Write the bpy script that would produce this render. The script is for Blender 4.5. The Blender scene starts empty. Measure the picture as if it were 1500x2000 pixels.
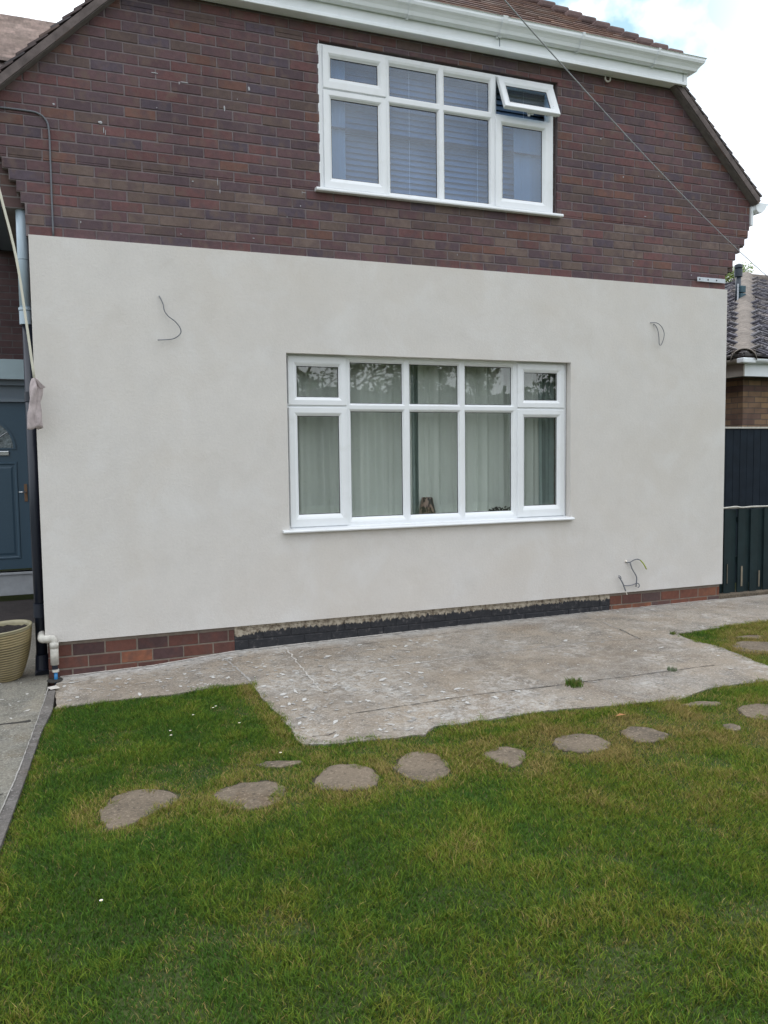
import bpy, math, random
import numpy as np
from mathutils import Vector, Matrix
random.seed(7)
rng = np.random.default_rng(7)
SC = bpy.context.scene
COL = SC.collection

# ------------------------------------------------------------------ camera
cam_d = bpy.data.cameras.new('camera'); cam = bpy.data.objects.new('camera', cam_d); COL.objects.link(cam)
cam_d.sensor_fit = 'VERTICAL'; cam_d.sensor_height = 36.0; cam_d.lens = 28.59
cam_d.clip_start = 0.05; cam_d.clip_end = 600
RX, UP, FW = Vector((0.932, -0.363, -0.012)), Vector((0.037, 0.061, 0.997)), Vector((0.361, 0.930, -0.071))
FW.normalize(); RX = (RX - FW * RX.dot(FW)).normalized(); UP = RX.cross(FW)
CAMP = Vector((-0.256, -6.338, 1.540))
cam.matrix_world = Matrix.Translation(CAMP) @ Matrix((RX, UP, -FW)).transposed().to_4x4()
SC.camera = cam

# ------------------------------------------------------------------ world
SUN_EL, SUN_AZ = 38.0, 20.0           # degrees; azimuth from +Y towards +X: the sun stands behind the house
w = bpy.data.worlds.new('World'); SC.world = w; w.use_nodes = True
nt = w.node_tree; nt.nodes.clear()
def nd(nt, t, **k):
    n = nt.nodes.new(t)
    for a, b in k.items(): setattr(n, a, b)
    return n
sky = nd(nt, 'ShaderNodeTexSky', sky_type='NISHITA', sun_disc=False)
sky.sun_elevation = math.radians(SUN_EL); sky.sun_rotation = math.radians(SUN_AZ)
sky.air_density = 1.0; sky.dust_density = 1.5; sky.ozone_density = 1.0
b1 = nd(nt, 'ShaderNodeBackground'); b1.inputs['Strength'].default_value = 0.15
nt.links.new(sky.outputs[0], b1.inputs[0])
b2 = nd(nt, 'ShaderNodeBackground'); b2.inputs['Color'].default_value = (0.91, 0.95, 1.0, 1); sz = nd(nt, 'ShaderNodeSeparateXYZ'); tc0 = nd(nt, 'ShaderNodeTexCoord'); nt.links.new(tc0.outputs['Generated'], sz.inputs[0])
ov = nd(nt, 'ShaderNodeMapRange'); ov.inputs[1].default_value = 0; ov.inputs[2].default_value = 1; ov.inputs[3].default_value = 1.05; ov.inputs[4].default_value = 2.35; nt.links.new(sz.outputs[2], ov.inputs[0]); nt.links.new(ov.outputs[0], b2.inputs['Strength'])
tc = nd(nt, 'ShaderNodeTexCoord'); mp = nd(nt, 'ShaderNodeMapping'); mp.inputs['Scale'].default_value = (1, 1, 2.0)
mp.inputs['Location'].default_value = (0.35, 0.1, 0.2)
nz = nd(nt, 'ShaderNodeTexNoise'); nz.inputs['Scale'].default_value = 2.6; nz.inputs['Detail'].default_value = 6; nz.inputs['Roughness'].default_value = .5
rp = nd(nt, 'ShaderNodeValToRGB'); rp.color_ramp.elements[0].position = .36; rp.color_ramp.elements[1].position = .52
rp.color_ramp.elements[0].color = (.45, .45, .45, 1)
nt.links.new(tc.outputs['Generated'], mp.inputs[0]); nt.links.new(mp.outputs[0], nz.inputs[0]); nt.links.new(nz.outputs[0], rp.inputs[0])
# one thin blue break in the cloud, up to the right of the house
dp = nd(nt, 'ShaderNodeVectorMath', operation='DOT_PRODUCT'); GAPD = (FW + RX * ((1165 - 750) / 1588.1) + UP * ((1000 - 30) / 1588.1)).normalized()
dp.inputs[1].default_value = GAPD; nt.links.new(tc.outputs['Generated'], dp.inputs[0])
nz2 = nd(nt, 'ShaderNodeTexNoise'); nz2.inputs['Scale'].default_value = 16; nz2.inputs['Detail'].default_value = 5; nt.links.new(tc.outputs['Generated'], nz2.inputs[0])
g1 = nd(nt, 'ShaderNodeMapRange'); g1.inputs[1].default_value = .984; g1.inputs[2].default_value = .9985; nt.links.new(dp.outputs['Value'], g1.inputs[0])
g2 = nd(nt, 'ShaderNodeMapRange'); g2.inputs[1].default_value = .34; g2.inputs[2].default_value = .56; nt.links.new(nz2.outputs[0], g2.inputs[0])
g3 = nd(nt, 'ShaderNodeMath', operation='MULTIPLY'); nt.links.new(g1.outputs[0], g3.inputs[0]); nt.links.new(g2.outputs[0], g3.inputs[1])
b3 = nd(nt, 'ShaderNodeBackground'); b3.inputs['Color'].default_value = (.50, .76, .92, 1); b3.inputs['Strength'].default_value = 1.0
mxg = nd(nt, 'ShaderNodeMixShader')
mx = nd(nt, 'ShaderNodeMixShader'); out = nd(nt, 'ShaderNodeOutputWorld')
nt.links.new(rp.outputs[0], mx.inputs[0]); nt.links.new(b1.outputs[0], mx.inputs[1]); nt.links.new(b2.outputs[0], mx.inputs[2]); nt.links.new(g3.outputs[0], mxg.inputs[0]); nt.links.new(mx.outputs[0], mxg.inputs[1]); nt.links.new(b3.outputs[0], mxg.inputs[2]); nt.links.new(mxg.outputs[0], out.inputs[0])

# ------------------------------------------------------------------ sun (veiled by cloud)
sd = bpy.data.lights.new('sun', 'SUN'); so = bpy.data.objects.new('sun', sd); COL.objects.link(so)
sd.energy = 1.5; sd.angle = math.radians(10); sd.color = (1.0, .95, .88)
e, a = math.radians(SUN_EL), math.radians(SUN_AZ)
tosun = Vector((math.sin(a) * math.cos(e), math.cos(a) * math.cos(e), math.sin(e)))
so.rotation_euler = tosun.to_track_quat('Z', 'Y').to_euler()
so.location = (0, 20, 30)

SC.view_settings.view_transform = 'Standard'; SC.view_settings.look = 'None'
SC.view_settings.exposure = 0.15; SC.view_settings.gamma = 1.0
SC.render.engine = 'CYCLES'
SC.cycles.max_bounces = 8; SC.cycles.transparent_max_bounces = 16; SC.cycles.use_denoising = True

# ================================================================== helpers
def tag(o, label=None, cat=None, group=None, kind=None):
    if label: o['label'] = label
    if cat: o['category'] = cat
    if group: o['group'] = group
    if kind: o['kind'] = kind
    return o
def empty(name, loc=(0, 0, 0), **k):
    o = bpy.data.objects.new(name, None); COL.objects.link(o); o.location = loc; o.empty_display_size = .2
    return tag(o, **k)

class MB:
    def __init__(s): s.v = []; s.f = []; s.c = []; s.col = None; s.has = False
    def add(s, vs, fs, c=None):
        b = len(s.v); s.v += [tuple(v) for v in vs]; s.f += [tuple(i + b for i in f) for f in fs]
        if c is not None: s.has = True
        s.c += [c if c is not None else (1, 1, 1)] * len(vs)
        return s
    def box(s, x0, x1, y0, y1, z0, z1, c=None):
        vs = [(x, y, z) for z in (z0, z1) for y in (y0, y1) for x in (x0, x1)]
        return s.add(vs, [(0, 2, 3, 1), (4, 5, 7, 6), (0, 1, 5, 4), (2, 6, 7, 3), (0, 4, 6, 2), (1, 3, 7, 5)], c)
    def obox(s, o, u, v, n, u0, u1, v0, v1, n0, n1, c=None, n0t=None, n1t=None):
        """box in a frame o,u,v,n ; n0t,n1t = normal offsets at v1"""
        n0t = n0 if n0t is None else n0t; n1t = n1 if n1t is None else n1t
        P = lambda a, b, d: o + u * a + v * b + n * d
        vs = [P(u0, v0, n0), P(u1, v0, n0), P(u0, v1, n0t), P(u1, v1, n0t), P(u0, v0, n1), P(u1, v0, n1), P(u0, v1, n1t), P(u1, v1, n1t)]
        return s.add(vs, [(0, 2, 3, 1), (4, 5, 7, 6), (0, 1, 5, 4), (2, 6, 7, 3), (0, 4, 6, 2), (1, 3, 7, 5)], c)
    def ring(s, x0, x1, z0, z1, prof, c=None):
        """mitred rectangular ring; prof = [(inset, y)...]"""
        vs = []
        for (i, y) in prof: vs += [(x0 + i, y, z0 + i), (x1 - i, y, z0 + i), (x1 - i, y, z1 - i), (x0 + i, y, z1 - i)]
        fs = []
        for k in range(len(prof) - 1):
            for j in range(4): fs.append((4 * k + j, 4 * k + (j + 1) % 4, 4 * k + 4 + (j + 1) % 4, 4 * k + 4 + j))
        return s.add(vs, fs, c)
    def prism(s, poly, axis, a0, a1, c=None):
        """poly of 2D points extruded along axis ('x': (y,z), 'y': (x,z), 'z': (x,y))"""
        m = {'x': lambda p, a: (a, p[0], p[1]), 'y': lambda p, a: (p[0], a, p[1]), 'z': lambda p, a: (p[0], p[1], a)}[axis]
        n = len(poly); vs = [m(p, a0) for p in poly] + [m(p, a1) for p in poly]
        fs = [tuple(range(n))[::-1], tuple(range(n, 2 * n))] + [(i, (i + 1) % n, n + (i + 1) % n, n + i) for i in range(n)]
        return s.add(vs, fs, c)
    def tube(s, pts, r, n=10, c=None, cap=True):
        pts = [Vector(p) for p in pts]; m = len(pts)
        rs = r if isinstance(r, (list, tuple)) else [r] * m
        t0 = (pts[1] - pts[0]).normalized(); a = t0.orthogonal().normalized(); vs = []
        for i in range(m):
            t = (pts[min(i + 1, m - 1)] - pts[max(i - 1, 0)]).normalized()
            a = (a - t * a.dot(t)).normalized(); b = t.cross(a)
            vs += [pts[i] + (a * math.cos(q) + b * math.sin(q)) * rs[i] for q in (2 * math.pi * j / n for j in range(n))]
        fs = [(i * n + j, i * n + (j + 1) % n, (i + 1) * n + (j + 1) % n, (i + 1) * n + j) for i in range(m - 1) for j in range(n)]
        if cap: fs += [tuple(range(n))[::-1], tuple(range((m - 1) * n, m * n))]
        return s.add(vs, fs, c)
    def lathe(s, prof, n=48, c=None, centre=(0, 0, 0)):
        vs = [(centre[0] + r * math.cos(q), centre[1] + r * math.sin(q), centre[2] + z) for r, z in prof for q in (2 * math.pi * j / n for j in range(n))]
        fs = [(i * n + j, i * n + (j + 1) % n, (i + 1) * n + (j + 1) % n, (i + 1) * n + j) for i in range(len(prof) - 1) for j in range(n)]
        return s.add(vs, fs, c)
    def build(s, name, mat, parent=None, smooth=False, bevel=0, **k):
        me = bpy.data.meshes.new(name); me.from_pydata(s.v, [], s.f); me.materials.append(mat)
        if s.has:
            at = me.color_attributes.new('Col', 'FLOAT_COLOR', 'POINT')
            at.data.foreach_set('color', np.c_[np.array(s.c, dtype=np.float32), np.ones(len(s.c), np.float32)].ravel())
        if smooth: me.polygons.foreach_set('use_smooth', [True] * len(me.polygons))
        me.update()
        o = bpy.data.objects.new(name, me); COL.objects.link(o)
        if parent is not None: o.parent = parent; o.matrix_parent_inverse = parent.matrix_world.inverted() if False else Matrix.Translation(-Vector(parent.location))
        if bevel:
            m = o.modifiers.new('bevel', 'BEVEL'); m.width = bevel; m.segments = 2; m.limit_method = 'ANGLE'
        return tag(o, **k)

def smooth_path(pts, n=6):
    P = [Vector(p) for p in pts]; P = [P[0] * 2 - P[1]] + P + [P[-1] * 2 - P[-2]]; o = []
    for i in range(1, len(P) - 2):
        for j in range(n):
            t = j / n; a, b, c, d = P[i - 1:i + 3]
            o.append(.5 * ((2 * b) + (c - a) * t + (2 * a - 5 * b + 4 * c - d) * t * t + (3 * b - a - 3 * c + d) * t ** 3))
    return o + [P[-2]]

# ================================================================== materials
def mat(name, col=(.5, .5, .5), rough=.6, spec=.5, attr=False, noise=None, bump=None, metal=0, trans=None, coat=0):
    """noise=(scale, amount, detail) multiplies the colour; bump=(scale, strength, distance)"""
    m = bpy.data.materials.new(name); m.use_nodes = True; t = m.node_tree; B = t.nodes['Principled BSDF']
    B.inputs['Roughness'].default_value = rough; B.inputs['Specular IOR Level'].default_value = spec; B.inputs['Metallic'].default_value = metal
    B.inputs['Coat Weight'].default_value = coat
    tc = nd(t, 'ShaderNodeTexCoord')
    if attr:
        c = nd(t, 'ShaderNodeVertexColor'); c.layer_name = 'Col'; src = c.outputs[0]
    else:
        c = nd(t, 'ShaderNodeRGB'); c.outputs[0].default_value = (*col, 1); src = c.outputs[0]
    for sc_, am, det in (noise or []):
        n = nd(t, 'ShaderNodeTexNoise'); n.inputs['Scale'].default_value = sc_; n.inputs['Detail'].default_value = det; n.inputs['Roughness'].default_value = .6
        t.links.new(tc.outputs['Object'], n.inputs[0])
        mr = nd(t, 'ShaderNodeMapRange'); mr.inputs[1].default_value = .25; mr.inputs[2].default_value = .75; mr.inputs[3].default_value = 1 - am; mr.inputs[4].default_value = 1 + am
        t.links.new(n.outputs[0], mr.inputs[0])
        v = nd(t, 'ShaderNodeVectorMath', operation='SCALE'); t.links.new(src, v.inputs[0]); t.links.new(mr.outputs[0], v.inputs['Scale']); src = v.outputs[0]
    t.links.new(src, B.inputs['Base Color'])
    last = None
    for sc_, st, di in (bump or []):
        n = nd(t, 'ShaderNodeTexNoise'); n.inputs['Scale'].default_value = sc_; n.inputs['Detail'].default_value = 5; n.inputs['Roughness'].default_value = .65
        t.links.new(tc.outputs['Object'], n.inputs[0])
        bp = nd(t, 'ShaderNodeBump'); bp.inputs['Strength'].default_value = st; bp.inputs['Distance'].default_value = di
        t.links.new(n.outputs[0], bp.inputs['Height'])
        if last: t.links.new(last, bp.inputs['Normal'])
        last = bp.outputs[0]
    if last: t.links.new(last, B.inputs['Normal'])
    if trans is not None:
        tr = nd(t, 'ShaderNodeBsdfTranslucent'); t.links.new(src, tr.inputs[0]); ms = nd(t, 'ShaderNodeMixShader'); ms.inputs[0].default_value = trans
        o = t.nodes['Material Output']; t.links.new(B.outputs[0], ms.inputs[1]); t.links.new(tr.outputs[0], ms.inputs[2]); t.links.new(ms.outputs[0], o.inputs[0])
    return m

def glass_mat(name, tint=(.80, .86, .84)):
    m = bpy.data.materials.new(name); m.use_nodes = True; t = m.node_tree; t.nodes.clear()
    tr = nd(t, 'ShaderNodeBsdfTransparent'); tr.inputs[0].default_value = (*tint, 1)
    gl = nd(t, 'ShaderNodeBsdfGlossy'); gl.inputs['Roughness'].default_value = 0.0; gl.inputs[0].default_value = (1, 1, 1, 1)
    lw = nd(t, 'ShaderNodeLayerWeight'); lw.inputs[0].default_value = .5
    p = nd(t, 'ShaderNodeMath', operation='POWER'); p.inputs[1].default_value = 5; t.links.new(lw.outputs['Facing'], p.inputs[0])
    mr = nd(t, 'ShaderNodeMapRange'); mr.inputs[3].default_value = .085; mr.inputs[4].default_value = 1.0; t.links.new(p.outputs[0], mr.inputs[0])
    ms = nd(t, 'ShaderNodeMixShader'); t.links.new(mr.outputs[0], ms.inputs[0]); t.links.new(tr.outputs[0], ms.inputs[1]); t.links.new(gl.outputs[0], ms.inputs[2])
    # very slight waviness of the panes
    tc = nd(t, 'ShaderNodeTexCoord'); n = nd(t, 'ShaderNodeTexNoise'); n.inputs['Scale'].default_value = 2.2; n.inputs['Detail'].default_value = 1
    t.links.new(tc.outputs['Object'], n.inputs[0]); bp = nd(t, 'ShaderNodeBump'); bp.inputs['Strength'].default_value = .25; bp.inputs['Distance'].default_value = .01
    t.links.new(n.outputs[0], bp.inputs['Height']); t.links.new(bp.outputs[0], gl.inputs['Normal'])
    o = nd(t, 'ShaderNodeOutputMaterial'); t.links.new(ms.outputs[0], o.inputs[0]); return m

def brick_tex_mat(name, c1, c2, mortar, bw=.225, rh=.075, axis='xz', rough=.85):
    """procedural bricks for walls seen small or obliquely"""
    m = bpy.data.materials.new(name); m.use_nodes = True; t = m.node_tree; B = t.nodes['Principled BSDF']; B.inputs['Roughness'].default_value = rough
    g = nd(t, 'ShaderNodeTexCoord'); sp = nd(t, 'ShaderNodeSeparateXYZ'); cb = nd(t, 'ShaderNodeCombineXYZ'); t.links.new(g.outputs['Object'], sp.inputs[0])
    ad = nd(t, 'ShaderNodeMath', operation='ADD'); t.links.new(sp.outputs[0], ad.inputs[0]); t.links.new(sp.outputs[1], ad.inputs[1])
    t.links.new(ad.outputs[0], cb.inputs[0]); t.links.new(sp.outputs[2], cb.inputs[1])
    b = nd(t, 'ShaderNodeTexBrick'); b.inputs['Scale'].default_value = 1; b.inputs['Brick Width'].default_value = bw; b.inputs['Row Height'].default_value = rh
    b.inputs['Mortar Size'].default_value = .006; b.inputs['Mortar Smooth'].default_value = .2; b.inputs['Bias'].default_value = 0
    b.inputs['Color1'].default_value = (*c1, 1); b.inputs['Color2'].default_value = (*c2, 1); b.inputs['Mortar'].default_value = (*mortar, 1)
    t.links.new(cb.outputs[0], b.inputs[0])
    n = nd(t, 'ShaderNodeTexNoise'); n.inputs['Scale'].default_value = 9; n.inputs['Detail'].default_value = 6; t.links.new(g.outputs['Object'], n.inputs[0])
    mr = nd(t, 'ShaderNodeMapRange'); mr.inputs[3].default_value = .6; mr.inputs[4].default_value = 1.4; t.links.new(n.outputs[0], mr.inputs[0])
    v = nd(t, 'ShaderNodeVectorMath', operation='SCALE'); t.links.new(b.outputs[0], v.inputs[0]); t.links.new(mr.outputs[0], v.inputs['Scale']); t.links.new(v.outputs[0], B.inputs['Base Color'])
    bp = nd(t, 'ShaderNodeBump'); bp.invert = True; bp.inputs['Distance'].default_value = .005; t.links.new(b.outputs[1], bp.inputs['Height']); t.links.new(bp.outputs[0], B.inputs['Normal'])
    return m

M = {}
M['brick'] = mat('fired_brick', attr=True, rough=.75, spec=.35, noise=[(22, .22, 6), (3.0, .14, 3)], bump=[(90, .5, .003)])
M['mortar'] = mat('mortar', (.175, .145, .150), rough=.95, noise=[(12, .25, 5)], bump=[(150, .5, .002)])
M['mortar_low'] = mat('mortar_plinth', (.20, .165, .135), rough=.95, noise=[(12, .3, 5)], bump=[(150, .5, .002)])
M['upvc'] = mat('white_upvc', (.80, .82, .84), rough=.28, spec=.5, noise=[(3, .03, 3)])
M['upvc_board'] = mat('white_upvc_board', (.86, .90, .93), rough=.35, spec=.5, noise=[(2.2, .05, 4)])
M['gasket'] = mat('black_gasket', (.02, .022, .025), rough=.5)
M['glass'] = glass_mat('window_glass', (.93, .945, .935))
M['glass_up'] = glass_mat('upstairs_glass', (.66, .78, .90))
M['tile'] = mat('clay_roof_tile', attr=True, rough=.85, noise=[(14, .3, 6)], bump=[(60, .5, .004)])
M['ridge'] = mat('lichened_ridge_tile', (.18, .155, .135), rough=.95, noise=[(16, .35, 8), (3, .2, 3)], bump=[(40, .8, .01)])
M['verge'] = mat('verge_mortar', (.13, .105, .10), rough=.95, noise=[(10, .45, 6)], bump=[(50, .7, .006)])
M['dark'] = mat('black_plastic', (.012, .016, .028), rough=.35)
M['greypipe'] = mat('pale_grey_plastic', (.42, .52, .60), rough=.3, noise=[(5, .06, 3)])
M['oldpipe'] = mat('weathered_white_plastic', (.55, .53, .48), rough=.6, noise=[(30, .25, 6)], bump=[(60, .4, .003)])
M['bluepipe'] = mat('blue_water_pipe', (.02, .18, .42), rough=.35)
M['galv'] = mat('galvanised_steel', (.52, .56, .60), rough=.45, metal=.35, noise=[(18, .15, 4)])
M['cable'] = mat('grey_cable', (.13, .14, .16), rough=.5)
M['wire'] = mat('overhead_cable_sheath', (.30, .32, .35), rough=.5)
M['earth'] = mat('green_yellow_wire', (.33, .38, .05), rough=.5)
M['copper'] = mat('bare_wire_end', (.75, .70, .62), rough=.4, metal=.3)
M['rope'] = mat('cream_rope', (.62, .60, .50), rough=.9, bump=[(300, .6, .002)])
M['cloth'] = mat('grubby_pink_cloth', (.42, .36, .36), rough=.95, noise=[(25, .25, 5)], bump=[(40, .5, .006)])
M['pot'] = mat('glazed_ochre_pot', attr=True, rough=.38, spec=.5, noise=[(9, .14, 5), (50, .08, 3)], bump=[(60, .15, .002)])
M['soil'] = mat('potting_soil', (.018, .013, .012), rough=1, noise=[(50, .6, 6)], bump=[(60, 1, .02)])
M['interior'] = mat('room_plaster', (.6, .6, .58), rough=.9)
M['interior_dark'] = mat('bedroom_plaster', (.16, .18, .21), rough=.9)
M['voile'] = mat('sheer_curtain', (.78, .81, .77), rough=.9, trans=.15, noise=[(2.5, .05, 2)])
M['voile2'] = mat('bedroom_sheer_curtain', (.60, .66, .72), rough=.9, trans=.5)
M['drape'] = mat('slate_curtain', (.42, .50, .49), rough=.9, noise=[(6, .1, 3)])
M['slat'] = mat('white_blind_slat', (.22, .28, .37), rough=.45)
M['plantdark'] = mat('dried_flower', (.022, .017, .03), rough=.9, noise=[(60, .5, 4)])
M['door'] = mat('slate_blue_door', (.038, .078, .115), rough=.45, noise=[(40, .06, 4)])
M['chrome'] = mat('polished_chrome', (.7, .72, .74), rough=.2, metal=.9)
M['brass'] = mat('aged_keep_plate', (.20, .12, .07), rough=.5, metal=.5)
M['beam'] = mat('painted_lintel', (.34, .44, .48), rough=.6, noise=[(4, .08, 3)])
M['step'] = mat('painted_doorstep', (.34, .36, .38), rough=.8, noise=[(9, .15, 5)])
M['soffit'] = mat('grey_soffit_board', (.16, .20, .24), rough=.6)
M['fence'] = mat('dark_green_fence_paint', (.009, .022, .025), rough=.6, spec=.3, noise=[(8, .3, 5)], bump=[(30, .35, .004)])
M['fence2'] = mat('black_stained_fence_board', (.011, .018, .028), rough=.7, spec=.2, noise=[(8, .25, 5)], bump=[(30, .3, .004)])
M['raw'] = mat('bare_timber', (.22, .19, .14), rough=.85, noise=[(12, .3, 5)])
M['vent'] = mat('soil_vent_plastic', (.028, .04, .055), rough=.45)
M['teal'] = mat('verdigris_lead', (.035, .085, .11), rough=.6, noise=[(20, .25, 4)])
M['bung_roof'] = mat('concrete_roof_tile', attr=True, rough=.95, noise=[(9, .4, 8), (40, .25, 4)], bump=[(50, .6, .006)])
M['beige'] = mat('beige_fascia', (.40, .36, .32), rough=.6, noise=[(6, .1, 3)])
M['bitumen_col'] = None
M['bark'] = mat('tree_bark', (.09, .07, .055), rough=.95, noise=[(20, .35, 5)], bump=[(30, .8, .02)])
M['leaf'] = mat('tree_leaf', attr=True, rough=.6, trans=.4)
M['hedge'] = mat('hedge_leaf', attr=True, rough=.7, trans=.25)
M['plaster'] = mat('plaster_splash', (.52, .505, .48), rough=.95, noise=[(40, .15, 4)])
M['plasterd'] = mat('dull_splash', (.33, .315, .295), rough=.95, noise=[(40, .2, 4)])
M['crackd'] = mat('joint_dirt', (.035, .032, .028), rough=1)
M['crackl'] = mat('cement_slurry', (.50, .47, .43), rough=1, noise=[(30, .25, 5)])
M['daisy'] = mat('daisy_petal', (.85, .85, .82), rough=.7, trans=.2)
M['daisyc'] = mat('daisy_centre', (.75, .50, .04), rough=.8)
M['deadleaf'] = mat('dead_leaf', (.34, .16, .06), rough=.8)
M['grass'] = mat('grass_blade', attr=True, rough=.7, spec=.12, trans=.30)
M['render'] = mat('cream_render', (.640, .612, .582), rough=.95, spec=.2, noise=[(1.3, .03, 5), (4.5, .035, 6), (60, .03, 4)], bump=[(7, .16, .007), (50, .5, .004), (160, .5, .002)])
def warm_patches(m, c, sc_, amt, lo=.48, hi=.70):
    t = m.node_tree; B = t.nodes['Principled BSDF']; src = B.inputs['Base Color'].links[0].from_socket; g = nd(t, 'ShaderNodeTexCoord')
    n = nd(t, 'ShaderNodeTexNoise'); n.inputs['Scale'].default_value = sc_; n.inputs['Detail'].default_value = 7; n.inputs['Roughness'].default_value = .62; n.inputs['Distortion'].default_value = .5; t.links.new(g.outputs['Object'], n.inputs[0])
    mr = nd(t, 'ShaderNodeMapRange'); mr.inputs[1].default_value = lo; mr.inputs[2].default_value = hi; mr.inputs[4].default_value = amt; t.links.new(n.outputs[0], mr.inputs[0])
    x = nd(t, 'ShaderNodeMix', data_type='RGBA'); t.links.new(mr.outputs[0], x.inputs[0]); t.links.new(src, x.inputs[6]); x.inputs[7].default_value = (*c, 1); t.links.new(x.outputs[2], B.inputs['Base Color'])
warm_patches(M['render'], (.60, .55, .49), .9, .45); warm_patches(M['render'], (.70, .69, .68), 2.3, .4, .52, .68); warm_patches(M['render'], (.54, .50, .45), 3.4, .25, .56, .72)
warm_patches(M['upvc'], (.55, .55, .50), 6, .25, .52, .75); warm_patches(M['upvc_board'], (.62, .67, .70), 5, .3, .50, .75)

def brick_mat(name, ca, cb, amt):
    m = mat(name, attr=True, rough=.8, spec=.3, noise=[(30, .20, 6), (1.1, .24, 4)], bump=[(90, .5, .003)])
    t = m.node_tree; B = t.nodes['Principled BSDF']; src = B.inputs['Base Color'].links[0].from_socket
    g = nd(t, 'ShaderNodeTexCoord')
    for sc_, c, off in ((8.5, ca, 0), (7.0, cb, 5)):
        mp = nd(t, 'ShaderNodeMapping'); mp.inputs['Scale'].default_value = (1.4, 1, 1.1); mp.inputs['Location'].default_value = (off, off, off); t.links.new(g.outputs['Object'], mp.inputs[0])
        n = nd(t, 'ShaderNodeTexNoise'); n.inputs['Scale'].default_value = sc_; n.inputs['Detail'].default_value = 5; t.links.new(mp.outputs[0], n.inputs[0])
        mr = nd(t, 'ShaderNodeMapRange'); mr.inputs[1].default_value = .50; mr.inputs[2].default_value = .68; mr.inputs[4].default_value = amt; t.links.new(n.outputs[0], mr.inputs[0])
        x = nd(t, 'ShaderNodeMix', data_type='RGBA'); t.links.new(mr.outputs[0], x.inputs[0]); t.links.new(src, x.inputs[6]); x.inputs[7].default_value = (*c, 1); src = x.outputs[2]
    t.links.new(src, B.inputs['Base Color']); return m
M['brick'] = brick_mat('multi_brick', (.140, .098, .082), (.092, .062, .070), .75)
M['brick_red'] = brick_mat('plinth_brick', (.085, .055, .05), (.15, .06, .045), .5)
def shades(c, k=.12):
    q = 1 + random.uniform(-k, k); return (c[0] * q, c[1] * q, c[2] * q)

# painted plinth: bitumen with a ragged top edge, cement smear above
def painted_mat():
    m = bpy.data.materials.new('bitumen_paint_and_cement'); m.use_nodes = True; t = m.node_tree; B = t.nodes['Principled BSDF']
    g = nd(t, 'ShaderNodeTexCoord'); sp = nd(t, 'ShaderNodeSeparateXYZ'); t.links.new(g.outputs['Object'], sp.inputs[0])
    mp = nd(t, 'ShaderNodeMapping'); mp.inputs['Scale'].default_value = (34, 34, 7); t.links.new(g.outputs['Object'], mp.inputs[0])
    n = nd(t, 'ShaderNodeTexNoise'); n.inputs['Scale'].default_value = 1; n.inputs['Detail'].default_value = 5; n.inputs['Roughness'].default_value = .7; t.links.new(mp.outputs[0], n.inputs[0])
    n2 = nd(t, 'ShaderNodeTexNoise'); n2.inputs['Scale'].default_value = 1.7; n2.inputs['Detail'].default_value = 2; t.links.new(g.outputs['Object'], n2.inputs[0])
    a = nd(t, 'ShaderNodeMath', operation='MULTIPLY_ADD'); a.inputs[1].default_value = .11; a.inputs[2].default_value = -.055; t.links.new(n.outputs[0], a.inputs[0])
    a2 = nd(t, 'ShaderNodeMath', operation='MULTIPLY_ADD'); a2.inputs[1].default_value = .10; t.links.new(n2.outputs[0], a2.inputs[0]); t.links.new(a.outputs[0], a2.inputs[2])
    s = nd(t, 'ShaderNodeMath', operation='ADD'); t.links.new(sp.outputs[2], s.inputs[0]); t.links.new(a2.outputs[0], s.inputs[1])
    st = nd(t, 'ShaderNodeMapRange'); st.inputs[1].default_value = .190; st.inputs[2].default_value = .197; t.links.new(s.outputs[0], st.inputs[0])
    n3 = nd(t, 'ShaderNodeTexNoise'); n3.inputs['Scale'].default_value = 21; n3.inputs['Detail'].default_value = 6; n3.inputs['Roughness'].default_value = .7; t.links.new(g.outputs['Object'], n3.inputs[0])
    cr = nd(t, 'ShaderNodeValToRGB'); cr.color_ramp.elements[0].position = .38; cr.color_ramp.elements[0].color = (.12, .09, .06, 1); cr.color_ramp.elements[1].position = .56; cr.color_ramp.elements[1].color = (.42, .37, .29, 1); t.links.new(n3.outputs[0], cr.inputs[0])
    bl = nd(t, 'ShaderNodeValToRGB'); bl.color_ramp.elements[0].position = .30; bl.color_ramp.elements[0].color = (.008, .010, .015, 1); bl.color_ramp.elements[1].position = .72; bl.color_ramp.elements[1].color = (.13, .12, .12, 1); e_ = bl.color_ramp.elements.new(.56); e_.color = (.020, .021, .026, 1); t.links.new(n3.outputs[0], bl.inputs[0])
    mx = nd(t, 'ShaderNodeMix', data_type='RGBA'); t.links.new(st.outputs[0], mx.inputs[0]); t.links.new(bl.outputs[0], mx.inputs[6]); t.links.new(cr.outputs[0], mx.inputs[7])
    t.links.new(mx.outputs[2], B.inputs['Base Color']); B.inputs['Roughness'].default_value = .6
    bp = nd(t, 'ShaderNodeBump'); bp.inputs['Strength'].default_value = .6; bp.inputs['Distance'].default_value = .005; t.links.new(n3.outputs[0], bp.inputs['Height']); t.links.new(bp.outputs[0], B.inputs['Normal'])
    return m
M['painted'] = painted_mat()

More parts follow.
